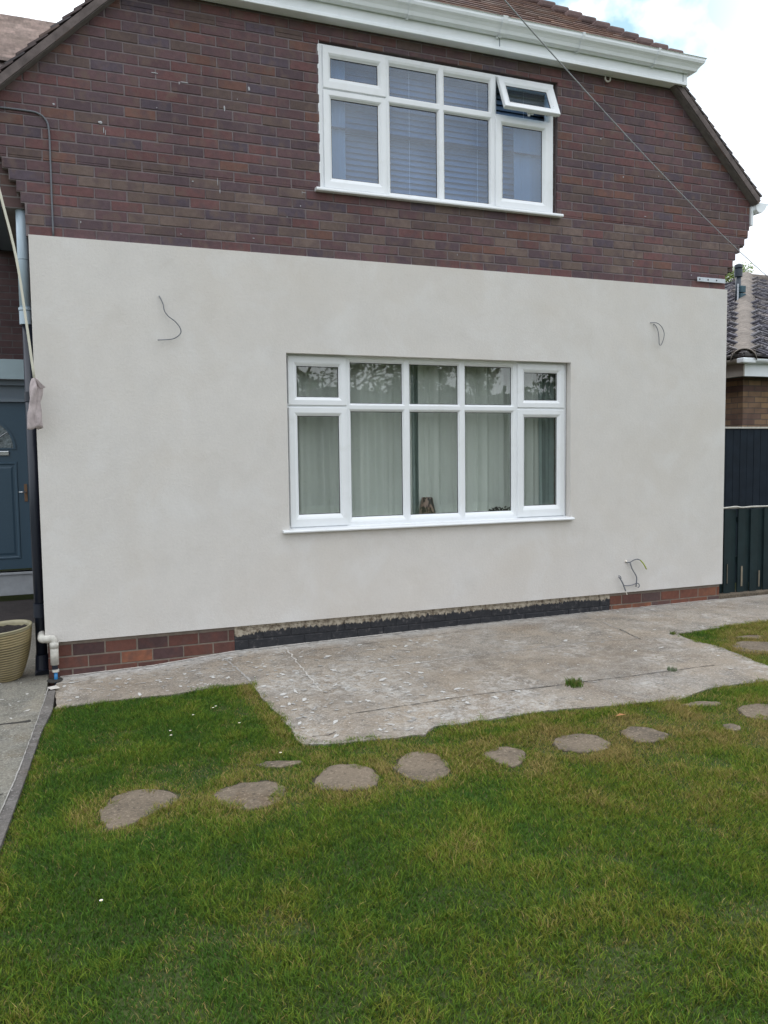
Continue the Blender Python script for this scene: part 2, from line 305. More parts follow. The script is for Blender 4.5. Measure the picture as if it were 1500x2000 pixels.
def concrete_mat(name, base, warm, white=.0, scale=1.0):
    m = bpy.data.materials.new(name); m.use_nodes = True; t = m.node_tree; B = t.nodes['Principled BSDF']; B.inputs['Roughness'].default_value = .92
    g = nd(t, 'ShaderNodeTexCoord')
    def N(s, d=6, r=.6, dist=0):
        n = nd(t, 'ShaderNodeTexNoise'); n.inputs['Scale'].default_value = s * scale; n.inputs['Detail'].default_value = d; n.inputs['Roughness'].default_value = r; n.inputs['Distortion'].default_value = dist
        t.links.new(g.outputs['Object'], n.inputs[0]); return n.outputs[0]
    def ramp(src, p0, p1):
        r = nd(t, 'ShaderNodeMapRange'); r.inputs[1].default_value = p0; r.inputs[2].default_value = p1; t.links.new(src, r.inputs[0]); return r.outputs[0]
    def mix(f, a, b):
        x = nd(t, 'ShaderNodeMix', data_type='RGBA'); t.links.new(f, x.inputs[0])
        for i, c in ((6, a), (7, b)):
            if isinstance(c, tuple): x.inputs[i].default_value = (*c, 1)
            else: t.links.new(c, x.inputs[i])
        return x.outputs[2]
    c = mix(ramp(N(1.3, 4), .35, .65), base, warm)
    c = mix(ramp(N(4.5, 8, .7, .4), .47, .70), c, tuple(q * .50 for q in base)); c = mix(ramp(N(1.9, 7, .65, .8), .56, .72), c, (base[0] * .75, base[1] * .62, base[2] * .48))
    c = mix(ramp(N(70, 5, .8), .53, .62), c, tuple(min(1, q * 1.9) for q in base))
    c = mix(ramp(N(55, 5, .8), .55, .64), c, tuple(q * .4 for q in base))
    def spot(x, y, r0, r1):
        d = nd(t, 'ShaderNodeVectorMath', operation='DISTANCE'); d.inputs[1].default_value = (x, y, 0); t.links.new(g.outputs['Object'], d.inputs[0])
        q = nd(t, 'ShaderNodeMapRange'); q.interpolation_type = 'SMOOTHSTEP'; q.inputs[1].default_value = r0; q.inputs[2].default_value = r1; q.inputs[3].default_value = 1; q.inputs[4].default_value = 0; t.links.new(d.outputs['Value'], q.inputs[0]); return q.outputs[0]
    def mul(a, b):
        q = nd(t, 'ShaderNodeMath', operation='MULTIPLY'); t.links.new(a, q.inputs[0])
        if isinstance(b, (int, float)): q.inputs[1].default_value = b
        else: t.links.new(b, q.inputs[1])
        return q.outputs[0]
    if white > .5:
        for x, y, r1, st in ((1.24, -1.60, .34, .75), (2.3, -1.25, .8, .5), (3.1, -1.5, 1.0, .55), (.1, -.6, .6, .55), (3.6, -1.3, .7, .4)):
            c = mix(mul(mul(spot(x, y, 0, r1), ramp(N(9, 7, .7, .5), .38, .60)), st), c, (.165, .128, .092))
        for x, y, r1, st in ((1.45, -1.25, .55, .8), (1.8, -2.08, .75, .9), (2.3, -2.1, .5, .7), (1.1, -1.1, .5, .8), (.3, -.15, .4, .6), (1.75, -1.05, .6, .7), (3.0, -.95, .5, .5), (2.6, -.25, .9, .35), (.95, -2.0, .35, .8), (4.9, -.5, .8, .4), (3.3, -2.15, .8, .45)):
            c = mix(mul(mul(spot(x, y, 0, r1), ramp(N(15, 10, .8, .9), .46, .64)), st * .85), c, (.54, .525, .50))
        sp = nd(t, 'ShaderNodeSeparateXYZ'); t.links.new(g.outputs['Object'], sp.inputs[0])
        q = nd(t, 'ShaderNodeMapRange'); q.inputs[1].default_value = -.22; q.inputs[2].default_value = -.01; t.links.new(sp.outputs[1], q.inputs[0])
        q2 = nd(t, 'ShaderNodeMapRange'); q2.inputs[1].default_value = 4.4; q2.inputs[2].default_value = .6; q2.inputs[3].default_value = .35; t.links.new(sp.outputs[0], q2.inputs[0])
        c = mix(mul(mul(q.outputs[0], ramp(N(22, 9, .8, .6), .36, .56)), q2.outputs[0]), c, (.60, .59, .57))
    if white:
        f = nd(t, 'ShaderNodeMath', operation='MULTIPLY'); t.links.new(ramp(N(2.3, 4), .47, .64), f.inputs[0]); t.links.new(ramp(N(13, 10, .8, .8), .47, .66), f.inputs[1])
        f2 = nd(t, 'ShaderNodeMath', operation='MULTIPLY'); t.links.new(f.outputs[0], f2.inputs[0]); f2.inputs[1].default_value = white
        c = mix(f2.outputs[0], c, (.62, .60, .57))
        c = mix(ramp(N(24, 4, .6, .5), .68, .72), c, (.58, .56, .52))
    t.links.new(c, B.inputs['Base Color'])
    bp = nd(t, 'ShaderNodeBump'); bp.inputs['Strength'].default_value = .9; bp.inputs['Distance'].default_value = .008; t.links.new(N(38, 8, .8), bp.inputs['Height']); t.links.new(bp.outputs[0], B.inputs['Normal'])
    return m
M['patio'] = concrete_mat('old_patio_concrete', (.240, .212, .180), (.305, .250, .190), .70)
M['path'] = concrete_mat('grey_path_slab', (.185, .178, .152), (.22, .195, .15), .22)
M['gap'] = mat('soil_shade_gap', (.045, .036, .022), rough=1, noise=[(40, .4, 5)])
M['stone'] = concrete_mat('stepping_stone_concrete', (.145, .115, .082), (.20, .155, .11), .0, .8)
M['kerb'] = concrete_mat('dark_kerb_concrete', (.115, .105, .098), (.14, .125, .11), .3)
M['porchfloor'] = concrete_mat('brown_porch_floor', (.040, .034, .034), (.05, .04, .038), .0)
def soil_mat():
    m = bpy.data.materials.new('lawn_thatch'); m.use_nodes = True; t = m.node_tree; B = t.nodes['Principled BSDF']; B.inputs['Roughness'].default_value = 1
    g = nd(t, 'ShaderNodeTexCoord'); n = nd(t, 'ShaderNodeTexNoise'); n.inputs['Scale'].default_value = 60; n.inputs['Detail'].default_value = 8; t.links.new(g.outputs['Object'], n.inputs[0])
    r = nd(t, 'ShaderNodeValToRGB'); r.color_ramp.elements[0].position = .3; r.color_ramp.elements[0].color = (.022, .034, .006, 1); r.color_ramp.elements[1].position = .7; r.color_ramp.elements[1].color = (.062, .080, .018, 1)
    t.links.new(n.outputs[0], r.inputs[0]); t.links.new(r.outputs[0], B.inputs['Base Color']); return m
M['thatch'] = soil_mat()

# ================================================================== ground
GX = [-1, -.35, .3, .9, 1.5, 3, 4.5, 6, 9]; GZ = [-.065, -.061, -.047, .0, .01, .03, .037, .044, .05]
def G(x): return float(np.interp(x, GX, GZ))
def sheet(name, xs, ys, off, m, **k):
    """a sheet that follows the gentle cross fall of the garden"""
    b = MB(); vs = [(x, y, G(x) + off) for y in ys for x in xs]; n = len(xs)
    b.add(vs, [(j * n + i, j * n + i + 1, (j + 1) * n + i + 1, (j + 1) * n + i) for j in range(len(ys) - 1) for i in range(n - 1)])
    return b.build(name, m, **k)
b = MB(); b.add([(-150, -150, -.16), (150, -150, -.16), (150, 150, -.16), (-150, 150, -.16)], [(0, 1, 2, 3)])
b.build('ground', M['thatch'], kind='structure')
sheet('lawn', [-.58, -.35, .3, .9, 1.5, 3, 4.5, 6, 9, 14], list(np.linspace(-12, -.75, 8)), -.014, M['thatch'], kind='structure')

def slab(name, poly, top, thick, m, parent=None, **k):
    """polygonal slab following G(x); top face triangulated through a fine fan of the outline cut at the G knots"""
    import bmesh
    bm = bmesh.new(); vs = [bm.verts.new((x, y, 0)) for x, y in poly]; bm.faces.new(vs)
    for gx in GX:
        bmesh.ops.bisect_plane(bm, geom=bm.verts[:] + bm.edges[:] + bm.faces[:], plane_co=(gx, 0, 0), plane_no=(1, 0, 0))
    r = bmesh.ops.extrude_face_region(bm, geom=bm.faces[:])
    top_v = set(v for v in r['geom'] if isinstance(v, bmesh.types.BMVert))
    for v in bm.verts: v.co.z = G(v.co.x) + (top if v in top_v else top - thick)
    bmesh.ops.recalc_face_normals(bm, faces=bm.faces[:])
    me = bpy.data.meshes.new(name); bm.to_mesh(me); bm.free(); me.materials.append(m)
    o = bpy.data.objects.new(name, me); COL.objects.link(o)
    if parent: o.parent = parent
    return tag(o, **k)

def wob(poly, amp=.012, step=.06):
    """subdivide and roughen an outline"""
    o = []
    for i in range(len(poly)):
        a, b = Vector(poly[i]), Vector(poly[(i + 1) % len(poly)]); n = max(1, int((b - a).length / step))
        for j in range(n):
            q = a.lerp(b, j / n); o.append((q.x + random.uniform(-amp, amp), q.y + random.uniform(-amp, amp)))
    return o
patio_outline = [(-.38, -.005), (-.385, -.80), (-.09, -.79), (.23, -.82), (.56, -.87), (.85, -.93), (.855, -1.26), (.87, -1.66), (.86, -2.0), (.86, -2.22), (.99, -2.27), (1.23, -2.31),
                 (1.51, -2.36), (1.62, -2.27), (1.87, -2.28), (2.1, -2.29), (2.44, -2.31), (2.74, -2.39), (3.16, -2.46), (3.48, -2.36), (3.74, -2.35), (3.96, -2.38), (4.6, -2.42), (5.6, -2.45), (7.5, -2.5), (7.5, -2.2),
                 (5.4, -2.17), (4.24, -2.13), (4.29, -1.83), (4.36, -1.51), (4.33, -1.23), (4.38, -1.05), (4.6, -1.03), (4.97, -.99), (5.43, -.99), (7.5, -.97), (9, -.95), (9, -.005)]
po = []
for i, p_ in enumerate(patio_outline):
    q_ = patio_outline[(i + 1) % len(patio_outline)]
    if p_[1] > -.1 and q_[1] > -.1 or p_[0] >= 9: po.append(p_); continue
    po += wob([p_, q_], .010, .07)[:max(1, int((Vector(q_) - Vector(p_)).length / .07))]
patio = slab('patio', po, 0, .10, M['patio'], kind='structure')
# the path at the left, the kerb, the porch floor
path = slab('path', [(-.44, -.02), (-.455, -.6), (-.505, -1.3), (-.555, -1.95), (-.60, -2.45), (-.74, -4.0), (-1.1, -9), (-4, -9), (-4, 2.2), (-.44, 2.2)], .004, .1, M['path'], kind='structure')
porch_floor = slab('porch_floor', [(-.44, 2.21), (-4, 2.21), (-4, 3.69), (-.44, 3.69)], .0, .1, M['porchfloor'], kind='structure')
kerb = slab('kerb', [(-.432, -.40), (-.39, -.40), (-.40, -.85), (-.455, -1.3), (-.50, -1.9), (-.545, -2.45), (-.68, -4.0), (-1.04, -9), (-1.095, -9), (-.735, -4.0), (-.595, -2.45), (-.55, -1.95), (-.50, -1.3), (-.45, -.6)], .012, .12, M['kerb'], kind='structure')

# joints, cracks and slurry lines: thin raised or dark strips, part of the patio
def strip(name, pts, wd, m, parent, lift=.0025, jit=.006):
    P = [Vector((p[0], p[1], 0)) for p in pts]; Q = []
    for a, b in zip(P, P[1:]):
        n = max(1, int((b - a).length / .035))
        Q += [a.lerp(b, i / n) for i in range(n)]
    Q.append(P[-1]); vs = []
    for i, q in enumerate(Q):
        t = (Q[min(i + 1, len(Q) - 1)] - Q[max(i - 1, 0)]).normalized(); nrm = Vector((-t.y, t.x, 0))
        ww = wd * random.uniform(.25, 1.3); q2 = q + nrm * random.uniform(-jit, jit)
        for s_ in (-1, 1):
            r_ = q2 + nrm * ww * .5 * s_; vs.append((r_.x, r_.y, G(r_.x) + lift))
    b = MB(); b.add(vs, [(2 * i, 2 * i + 1, 2 * i + 3, 2 * i + 2) for i in range(len(Q) - 1)]); return b.build(name, m, parent)
J = dict(a=[(1.32, -.03), (1.27, -.73), (1.23, -1.33)], b=[(1.56, -1.03), (2.01, -.98), (2.53, -.95)], c=[(1.24, -1.86), (1.64, -1.86), (2.1, -1.85), (2.52, -1.89)],
         d=[(2.53, -.95), (3.05, -1.01), (3.51, -.98), (3.95, -1.05)], e=[(4.13, -.29), (4.05, -.72), (3.97, -1.1)], f=[(2.52, -1.89), (2.86, -1.91), (3.27, -1.93), (3.92, -1.94)],
         g=[(.8, -.06), (.84, -.49), (.86, -.9)], h=[(3.97, -1.1), (3.99, -1.48), (4.14, -2.12)], i=[(.94, -2.13), (1.03, -2.15), (1.08, -2.12)], k=[(2.5, -.95), (2.6, -1.3), (2.52, -1.89)])
for kx in 'abdeg': strip('cement_line', J[kx], .014 if kx in 'ag' else .009, M['crackl'] if kx in 'ab' else M['plasterd'], patio, .0025, .009)
for kx in 'cfi': strip('crack', J[kx], .008, M['crackd'], patio, .0035, .003)
strip('crack', [(1.17, -.30), (3.0, -.20)], .004, M['crackd'], patio, .0035, .004)
strip('crack', J['e'][1:], .007, M['crackd'], patio, .0040, .004)
strip('cement_line', [(-.36, -.012), (.3, -.014), (.9, -.014), (1.5, -.012), (2.5, -.012)], .05, M['crackl'], patio, .004, .006)
strip('cement_line', [(2.5, -.012), (3.5, -.012), (4.4, -.012)], .02, M['crackl'], patio, .004, .004)
strip('cement_line', [(4.4, -.012), (5.8, -.012)], .03, M['crackl'], patio, .004, .004)
strip('cement_line', [(-.435, -.32), (-.45, -.6), (-.5, -1.3), (-.55, -1.95), (-.60, -2.45), (-.735, -4)], .006, M['plasterd'], path, .016, .002)
strip('cement_patch', [(-.43, -.36), (-.37, -.34)], .10, M['crackl'], path, .0175, .002)
strip('joint', [(-2, -1.03), (-.52, -1.02)], .035, M['crackd'], path, .006, .004)
strip('joint', [(-2, -2.2), (-.60, -2.15)], .03, M['crackd'], path, .006, .004)
# plaster splashes
def splashes(n, region, smin, smax, dens=None):
    b = MB(); k = 0
    while k < n:
        x = random.uniform(region[0], region[1]); y = random.uniform(region[2], region[3])
        if dens and random.random() > dens(x, y): continue
        r = smin * (smax / smin) ** (random.random() ** 2.0); an = random.uniform(0, math.pi); el = random.uniform(1, 2.6); m_ = random.randint(8, 14); vs = []
        for j in range(m_):
            q = 2 * math.pi * j / m_; rr = r * random.uniform(.35, 1.30); px, py = rr * math.cos(q) * el, rr * math.sin(q)
            vs.append((x + px * math.cos(an) - py * math.sin(an), y + px * math.sin(an) + py * math.cos(an), G(x) + .003 + .0006 * (k % 3)))
        b.add(vs, [tuple(range(m_))]); k += 1
    return b
def inpoly(x, y, poly):
    x = np.asarray(x); y = np.asarray(y); c = np.zeros(x.shape, bool); n = len(poly)
    for i in range(n):
        x1, y1 = poly[i]; x2, y2 = poly[i - 1]
        if y1 == y2: continue
        c ^= ((y1 > y) != (y2 > y)) & (x < (x2 - x1) * (y - y1) / (y2 - y1) + x1)
    return c
def dens(x, y):
    if not inpoly(np.array([x, x, x - .05, x + .05]), np.array([y, y - .07, y, y]), patio_outline).all(): return 0
    d = .07 + .85 * math.exp(-((x - .4) / 1.0) ** 2) + .45 * math.exp(-((x - 1.6) / .8) ** 2) * (1 if y < -.8 else .5) + .35 * math.exp(-((y + .15) / .18) ** 2) * (x > 3.8 or x < 1.4)
    return min(1, d)
splashes(620, (-.36, 5.8, -2.4, -.04), .0025, .019, dens).build('plaster_splashes', M['plaster'], patio, kind='stuff')
splashes(900, (-.36, 5.8, -2.4, -.04), .0020, .015, dens).build('dull_splashes', M['plasterd'], patio, kind='stuff')
splashes(16, (-.95, -.5, -1.0, .0), .006, .02).build('plaster_splashes', M['plaster'], path, kind='stuff').location = (0, 0, .004)

# stepping stones
stones = [([(-.18, -2.52), (-.12, -2.41), (-.05, -2.35), (.05, -2.36), (.14, -2.45), (.17, -2.52), (.14, -2.58), (.05, -2.64), (-.04, -2.71), (-.14, -2.73), (-.17, -2.62)], 'largest bare oval stepping stone at the left end of the row'),
 ([(.32, -2.58), (.37, -2.53), (.47, -2.51), (.59, -2.56), (.64, -2.64), (.64, -2.72), (.59, -2.79), (.53, -2.82), (.44, -2.8), (.36, -2.72)], 'second stepping stone from the left, brown oval in the lawn'),
 ([(.76, -2.74), (.82, -2.64), (.92, -2.56), (1.02, -2.59), (1.08, -2.68), (1.08, -2.78), (1.03, -2.87), (.92, -2.88), (.82, -2.81)], 'pebbly stepping stone below the patio corner, third of the row'),
 ([(.59, -2.33), (.67, -2.33), (.78, -2.4), (.8, -2.44), (.72, -2.44), (.62, -2.39)], 'thin sliver of sunken stone showing above the second and third stepping stones'),
 ([(1.19, -2.71), (1.28, -2.59), (1.37, -2.56), (1.45, -2.64), (1.45, -2.78), (1.4, -2.88), (1.31, -2.94), (1.21, -2.87)], 'rounded stepping stone in the middle of the row, fourth from the left'),
 ([(1.65, -2.74), (1.75, -2.69), (1.83, -2.7), (1.88, -2.78), (1.83, -2.88), (1.74, -2.95), (1.69, -2.89)], 'small half overgrown stepping stone, fifth from the left'),
 ([(2.09, -2.73), (2.19, -2.68), (2.3, -2.7), (2.35, -2.8), (2.33, -2.9), (2.22, -2.95), (2.1, -2.9), (2.06, -2.83)], 'dark wide stepping stone, sixth from the left'),
 ([(2.48, -2.78), (2.58, -2.72), (2.66, -2.77), (2.7, -2.88), (2.66, -2.95), (2.55, -2.96), (2.47, -2.9)], 'stepping stone with a tall grass rim behind it, seventh from the left'),
 ([(3.35, -2.73), (3.47, -2.69), (3.58, -2.74), (3.61, -2.86), (3.49, -2.96), (3.36, -2.95), (3.3, -2.86)], 'stepping stone cut by the right edge, beyond the patio end'),
 ([(3.06, -2.91), (3.12, -2.91), (3.14, -2.96), (3.08, -3.01), (3.02, -2.99)], 'smallest scrap of stepping stone, almost grown over at the right'),
 ([(3.11, -2.54), (3.24, -2.52), (3.34, -2.58), (3.3, -2.63), (3.16, -2.61)], 'narrow bare stone strip just below the right end of the patio'),
 ([(4.47, -1.53), (4.66, -1.46), (4.87, -1.62), (4.76, -1.81), (4.54, -1.83), (4.43, -1.69)], 'flat pale stone in the separate lawn piece at the right'),
 ([(4.69, -1.32), (4.87, -1.31), (4.99, -1.4), (4.82, -1.46)], 'little stone sliver behind the flat stone in the right lawn piece')]
for poly, lab in stones:
    P = [(q.x, q.y) for q in smooth_path([(p[0], p[1], 0) for p in poly + poly[:1]], 3)][:-1]
    P = [(x + random.uniform(-.008, .008), y + random.uniform(-.008, .008)) for x, y in P]
    so_ = slab('stepping_stone', P, random.uniform(-.005, .0), .05, M['stone'], label=lab, cat='stepping stone', group='stepping stones across the lawn')
    cx_, cy_ = sum(q[0] for q in P) / len(P), sum(q[1] for q in P) / len(P)
    slab('soil_shade_gap', [(cx_ + (x - cx_) * 1.07, cy_ + (y - cy_) * 1.07 + .010) for x, y in P], -.0105, .03, M['gap'], so_)  # dark soil rim shifted back, standing in for the shadow line behind each stone
    md = so_.modifiers.new('bevel', 'BEVEL'); md.width = .006; md.segments = 2; md.limit_method = 'ANGLE'

# ================================================================== grass
def vnoise(x, y, s, seed):
    r = np.random.default_rng(seed); T = r.random((64, 64)); X = x * s + 100; Y = y * s + 100
    xi = np.floor(X).astype(int); yi = np.floor(Y).astype(int); fx = X - xi; fy = Y - yi; fx = fx * fx * (3 - 2 * fx); fy = fy * fy * (3 - 2 * fy)
    g = lambda a, b: T[a % 64, b % 64]
    return (g(xi, yi) * (1 - fx) + g(xi + 1, yi) * fx) * (1 - fy) + (g(xi, yi + 1) * (1 - fx) + g(xi + 1, yi + 1) * fx) * fy
kerb_r = [(-.40, -.85), (-.455, -1.3), (-.50, -1.9), (-.545, -2.45), (-.68, -4.0), (-1.04, -9)]
def grass_mesh(name, n, box, hmin, hmax, wd, parent=None, extra_mask=None, **k):
    x = rng.uniform(box[0], box[1], n); y = rng.uniform(box[2], box[3], n)
    wj = .050 * vnoise(x, y, 14, 41) ** 1.5 + .012 * rng.random(n); keep = ~inpoly(np.where(x < 2, x - wj, x + wj), y - wj, patio_outline)
    kx = np.interp(-y, [-q[1] for q in kerb_r], [q[0] for q in kerb_r]); keep &= x > kx - .006 + rng.normal(0, .008, n)
    keep &= (y < -.78)
    for poly, _ in stones:
        cx, cy = np.mean([q[0] for q in poly]), np.mean([q[1] for q in poly])
        sh = .90 + .36 * (vnoise(x, y, 17, 31) - .5) * 2 + .10 * (vnoise(x, y, 47, 32) - .5)
        keep &= ~inpoly((x - cx) / sh + cx, (y - cy) / sh + cy, poly)
    if extra_mask is not None: keep &= extra_mask(x, y)
    x = x[keep]; y = y[keep]; n = len(x)
    big = vnoise(x, y, .9, 1) * .55 + vnoise(x, y, 2.7, 2) * .45; mid = vnoise(x, y, 7, 3); fin = vnoise(x, y, 24, 4)
    h = (hmin + (hmax - hmin) * rng.random(n) ** 1.3) * (.45 + .65 * mid + .50 * fin)
    thin = vnoise(x, y, 3.2, 9) * .6 + vnoise(x, y, 9, 10) * .4; kp = rng.random(n) > .22 * np.clip((thin - .60) / .12, 0, 1)
    x, y, big, mid, fin, h, thin = x[kp], y[kp], big[kp], mid[kp], fin[kp], h[kp], thin[kp]; kxx = kx[keep][kp]; n = len(x)
    h = h * (1 - .3 * np.clip((thin - .55) / .15, 0, 1)); h = np.where(rng.random(n) < .012, h * 1.7, h)
    an = rng.uniform(0, 2 * np.pi, n) ; lean = h * (.35 + .95 * rng.random(n))
    # mowing has combed the grass in patches
    la = rng.uniform(0, 2 * np.pi, n) + 0 ; comb = vnoise(x, y, 1.5, 5) * 6.28; la = np.where(rng.random(n) < .22, comb + rng.normal(0, .8, n), la)
    ww = wd * (.6 + .8 * rng.random(n))
    z0 = np.interp(x, GX, GZ) - .015
    dx, dy = np.cos(an) * ww / 2, np.sin(an) * ww / 2; lx, ly = np.cos(la) * lean, np.sin(la) * lean
    V = np.empty((n, 5, 3), np.float32)
    V[:, 0] = np.c_[x - dx, y - dy, z0]; V[:, 1] = np.c_[x + dx, y + dy, z0]
    V[:, 2] = np.c_[x + lx * .35 + dx * .9, y + ly * .35 + dy * .9, z0 + h * .62]; V[:, 3] = np.c_[x + lx * .35 - dx * .9, y + ly * .35 - dy * .9, z0 + h * .62]
    V[:, 4] = np.c_[x + lx, y + ly, z0 + h]
    pal = np.array([[.064, .148, .022], [.108, .194, .024], [.165, .238, .028], [.235, .245, .042], [.35, .275, .10], [.038, .084, .016]])
    t = .53 + .72 * (big - .5) + .45 * (mid - .5) + .25 * (fin - .5) + .10 * np.clip((x - 1) / 3, -1, 1) + rng.normal(0, .17, n)
    # straw-coloured edge near stones and patio
    ed = np.zeros(n)
    for poly, _ in stones:
        cx, cy = np.mean([q[0] for q in poly]), np.mean([q[1] for q in poly]); d = np.hypot(x - cx, y - cy); ed = np.maximum(ed, np.exp(-((d - .2) / .12) ** 2))
    ed = np.maximum(ed, np.exp(-((x - .80) / .06) ** 2) * (y > -2.3)); ed = np.maximum(ed, .7 * np.exp(-((y + 2.38) / .08) ** 2) * (x > .8) * (x < 4)); ed = np.maximum(ed, .6 * np.exp(-((x - kxx - .03) / .05) ** 2))
    t += .38 * ed
    idx = np.clip(np.digitize(t, [.34, .56, .80, 1.02]), 0, 4)
    idx = np.where(rng.random(n) < .10, 5, idx); idx = np.where(rng.random(n) < .025 + .11 * (thin > .64) + .30 * ed ** 2, 4, idx)
    c = pal[idx] * (1 + rng.normal(0, .16, (n, 1))); c = np.clip(c, .006, 1)
    C = np.ones((n, 5, 4), np.float32); C[:, :, :3] = c[:, None, :]
    C[:, 0:2, :3] = C[:, 0:2, :3] * .72 + np.array([.12, .09, .02]) * .18   # blade foot toned down and mixed with brown
    me = bpy.data.meshes.new(name); me.vertices.add(n * 5); me.vertices.foreach_set('co', V.ravel())
    li = np.arange(n)[:, None] * 5 + np.array([0, 1, 2, 3, 3, 2, 4]); me.loops.add(n * 7); me.loops.foreach_set('vertex_index', li.ravel().astype(np.int32))
    me.polygons.add(n * 2); st = (np.arange(n)[:, None] * 7 + np.array([0, 4])).ravel().astype(np.int32); me.polygons.foreach_set('loop_start', st)
    me.polygons.foreach_set('loop_total', np.tile([4, 3], n).astype(np.int32)); me.materials.append(M['grass'])
    at = me.color_attributes.new('Col', 'FLOAT_COLOR', 'POINT'); at.data.foreach_set('color', C.ravel()); me.update(calc_edges=True)
    o = bpy.data.objects.new(name, me); COL.objects.link(o)
    if parent: o.parent = parent
    return tag(o, **k)
inner = lambda x, y: (x < 5.6)
near_m = lambda x, y: x < 2.1 + (y + 5.1) * 1.3
grass_mesh('grass', 1000000, (-.72, 5.4, -5.3, -.78), .013, .030, .0027, kind='stuff', extra_mask=near_m, label='short mown green and yellowish lawn grass around the patio', cat='grass')
grass_mesh('outer_grass', 520000, (-1.1, 9, -9, -.78), .016, .034, .0075, kind='stuff', label='lawn grass further out around the near lawn', cat='grass', extra_mask=lambda x, y: ~((x < 5.4) & (y > -5.3) & near_m(x, y)))
# tufts in the patio joint
def tuft(x, y, n, h, label, r=.05, name='grass_tuft', col=None):
    b = MB()
    for _ in range(n):
        q = random.uniform(0, 6.28); d = random.random() ** .7 * r; px, py = x + math.cos(q) * d, y + math.sin(q) * d; hh = h * random.uniform(.5, 1.1); l = random.uniform(.2, .9) * hh; a2 = random.uniform(0, 6.28); wv = .0028
        c = col or random.choice([(.06, .12, .02), (.10, .16, .03), (.16, .17, .05)]); gz = G(x)
        b.add([(px - wv, py, gz), (px + wv, py, gz), (px + math.cos(a2) * l * .4 + wv, py + math.sin(a2) * l * .4, gz + hh * .6), (px + math.cos(a2) * l * .4 - wv, py + math.sin(a2) * l * .4, gz + hh * .6), (px + math.cos(a2) * l, py + math.sin(a2) * l, gz + hh)], [(0, 1, 2, 3), (3, 2, 4)], shades(c))
    return b.build(name, M['grass'], label=label, cat='weed')
tuft(2.755, -1.95, 130, .05, 'tuft of green grass growing in the patio joint near the lawn', .06)
tuft(3.56, -1.93, 40, .03, 'small pale weed in the long patio crack at the right', .035, 'weed', (.16, .20, .12))
tuft(4.32, -1.05, 30, .03, 'tiny weed where the right lawn corner meets the concrete', .03, 'weed')
# daisies and a leaf
DL = ['right one of the daisy pair in the upper left lawn', 'left one of the daisy pair in the upper left lawn', 'upper daisy of the close pair in the middle of the left lawn', 'lower daisy of the close pair in the middle of the left lawn', 'daisy nearest the slanting patio edge in the left lawn', 'daisy between the two close pairs in the left lawn', 'lone white daisy in the big lawn below the largest stepping stone', 'daisy at the lawn edge under the front patio corner']
for i, (x, y) in enumerate([(.53, -1.35), (.55, -1.33), (.24, -1.62), (.235, -1.70), (.62, -1.72), (.40, -1.41), (-.2, -3.35), (.72, -2.3)]):
    z = G(x) + .016
    d_ = empty('daisy', (x, y, z), label=DL[i], cat='flower', group='daisies scattered over the lawn')
    pb = MB(); tb = MB(); n = 12
    for j in range(n):
        q = 6.283 * j / n; u = Vector((math.cos(q), math.sin(q), .25)); s_ = Vector((-math.sin(q), math.cos(q), 0)) * .0016; c0 = Vector((x, y, z))
        pb.add([c0 + u * .002 - s_, c0 + u * .002 + s_, c0 + u * .0066 + s_ * 1.1, c0 + u * .0066 - s_ * 1.1], [(0, 1, 2, 3)])
    pb.build('petals', M['daisy'], d_)
    tb.lathe([(0.0001, .0022), (.0018, .0018), (.0026, .0005), (.0024, -.001)], 8, centre=(x, y, z)); tb.build('centre', M['daisyc'], d_)
lb = MB(); lx, ly = 2.62, -2.60; lz = G(lx) + .018
lb.add([(lx - .035, ly, lz), (lx - .01, ly - .014, lz + .006), (lx + .035, ly - .004, lz + .002), (lx + .006, ly + .014, lz + .008), (lx, ly, lz + .001)], [(0, 1, 4), (1, 2, 4), (2, 3, 4), (3, 0, 4)])
lb.build('fallen_leaf', M['deadleaf'], label='single dry orange-brown leaf lying in the lawn edge', cat='leaf')

# ================================================================== main house
house = empty('brick_house', (2.7, 0, 0), label='rendered and brick gable house filling the view, with two white windows', cat='house')
XL, XR = -.45, 5.83
def half(z): return 3.30 + (4.16 - z) / .95          # half width of the gable at height z
CX = 2.735
def xrange_at(z):
    cor_r = [(3.10, 5.82), (3.25, 5.85), (3.325, 5.91), (3.40, 5.945), (3.475, 6.00), (3.55, 6.06), (3.625, 6.10), (3.70, 6.115)]
    cor_l = [(3.10, -.465), (3.325, -.49), (3.40, -.515), (3.475, -.56), (3.55, -.60), (3.625, -.63)]
    r = [x for z_, x in cor_r if z >= z_ - 1e-6][-1]; l = [x for z_, x in cor_l if z >= z_ - 1e-6][-1]
    h = half(z) + .01
    return max(l, CX - h), min(r, CX + h)

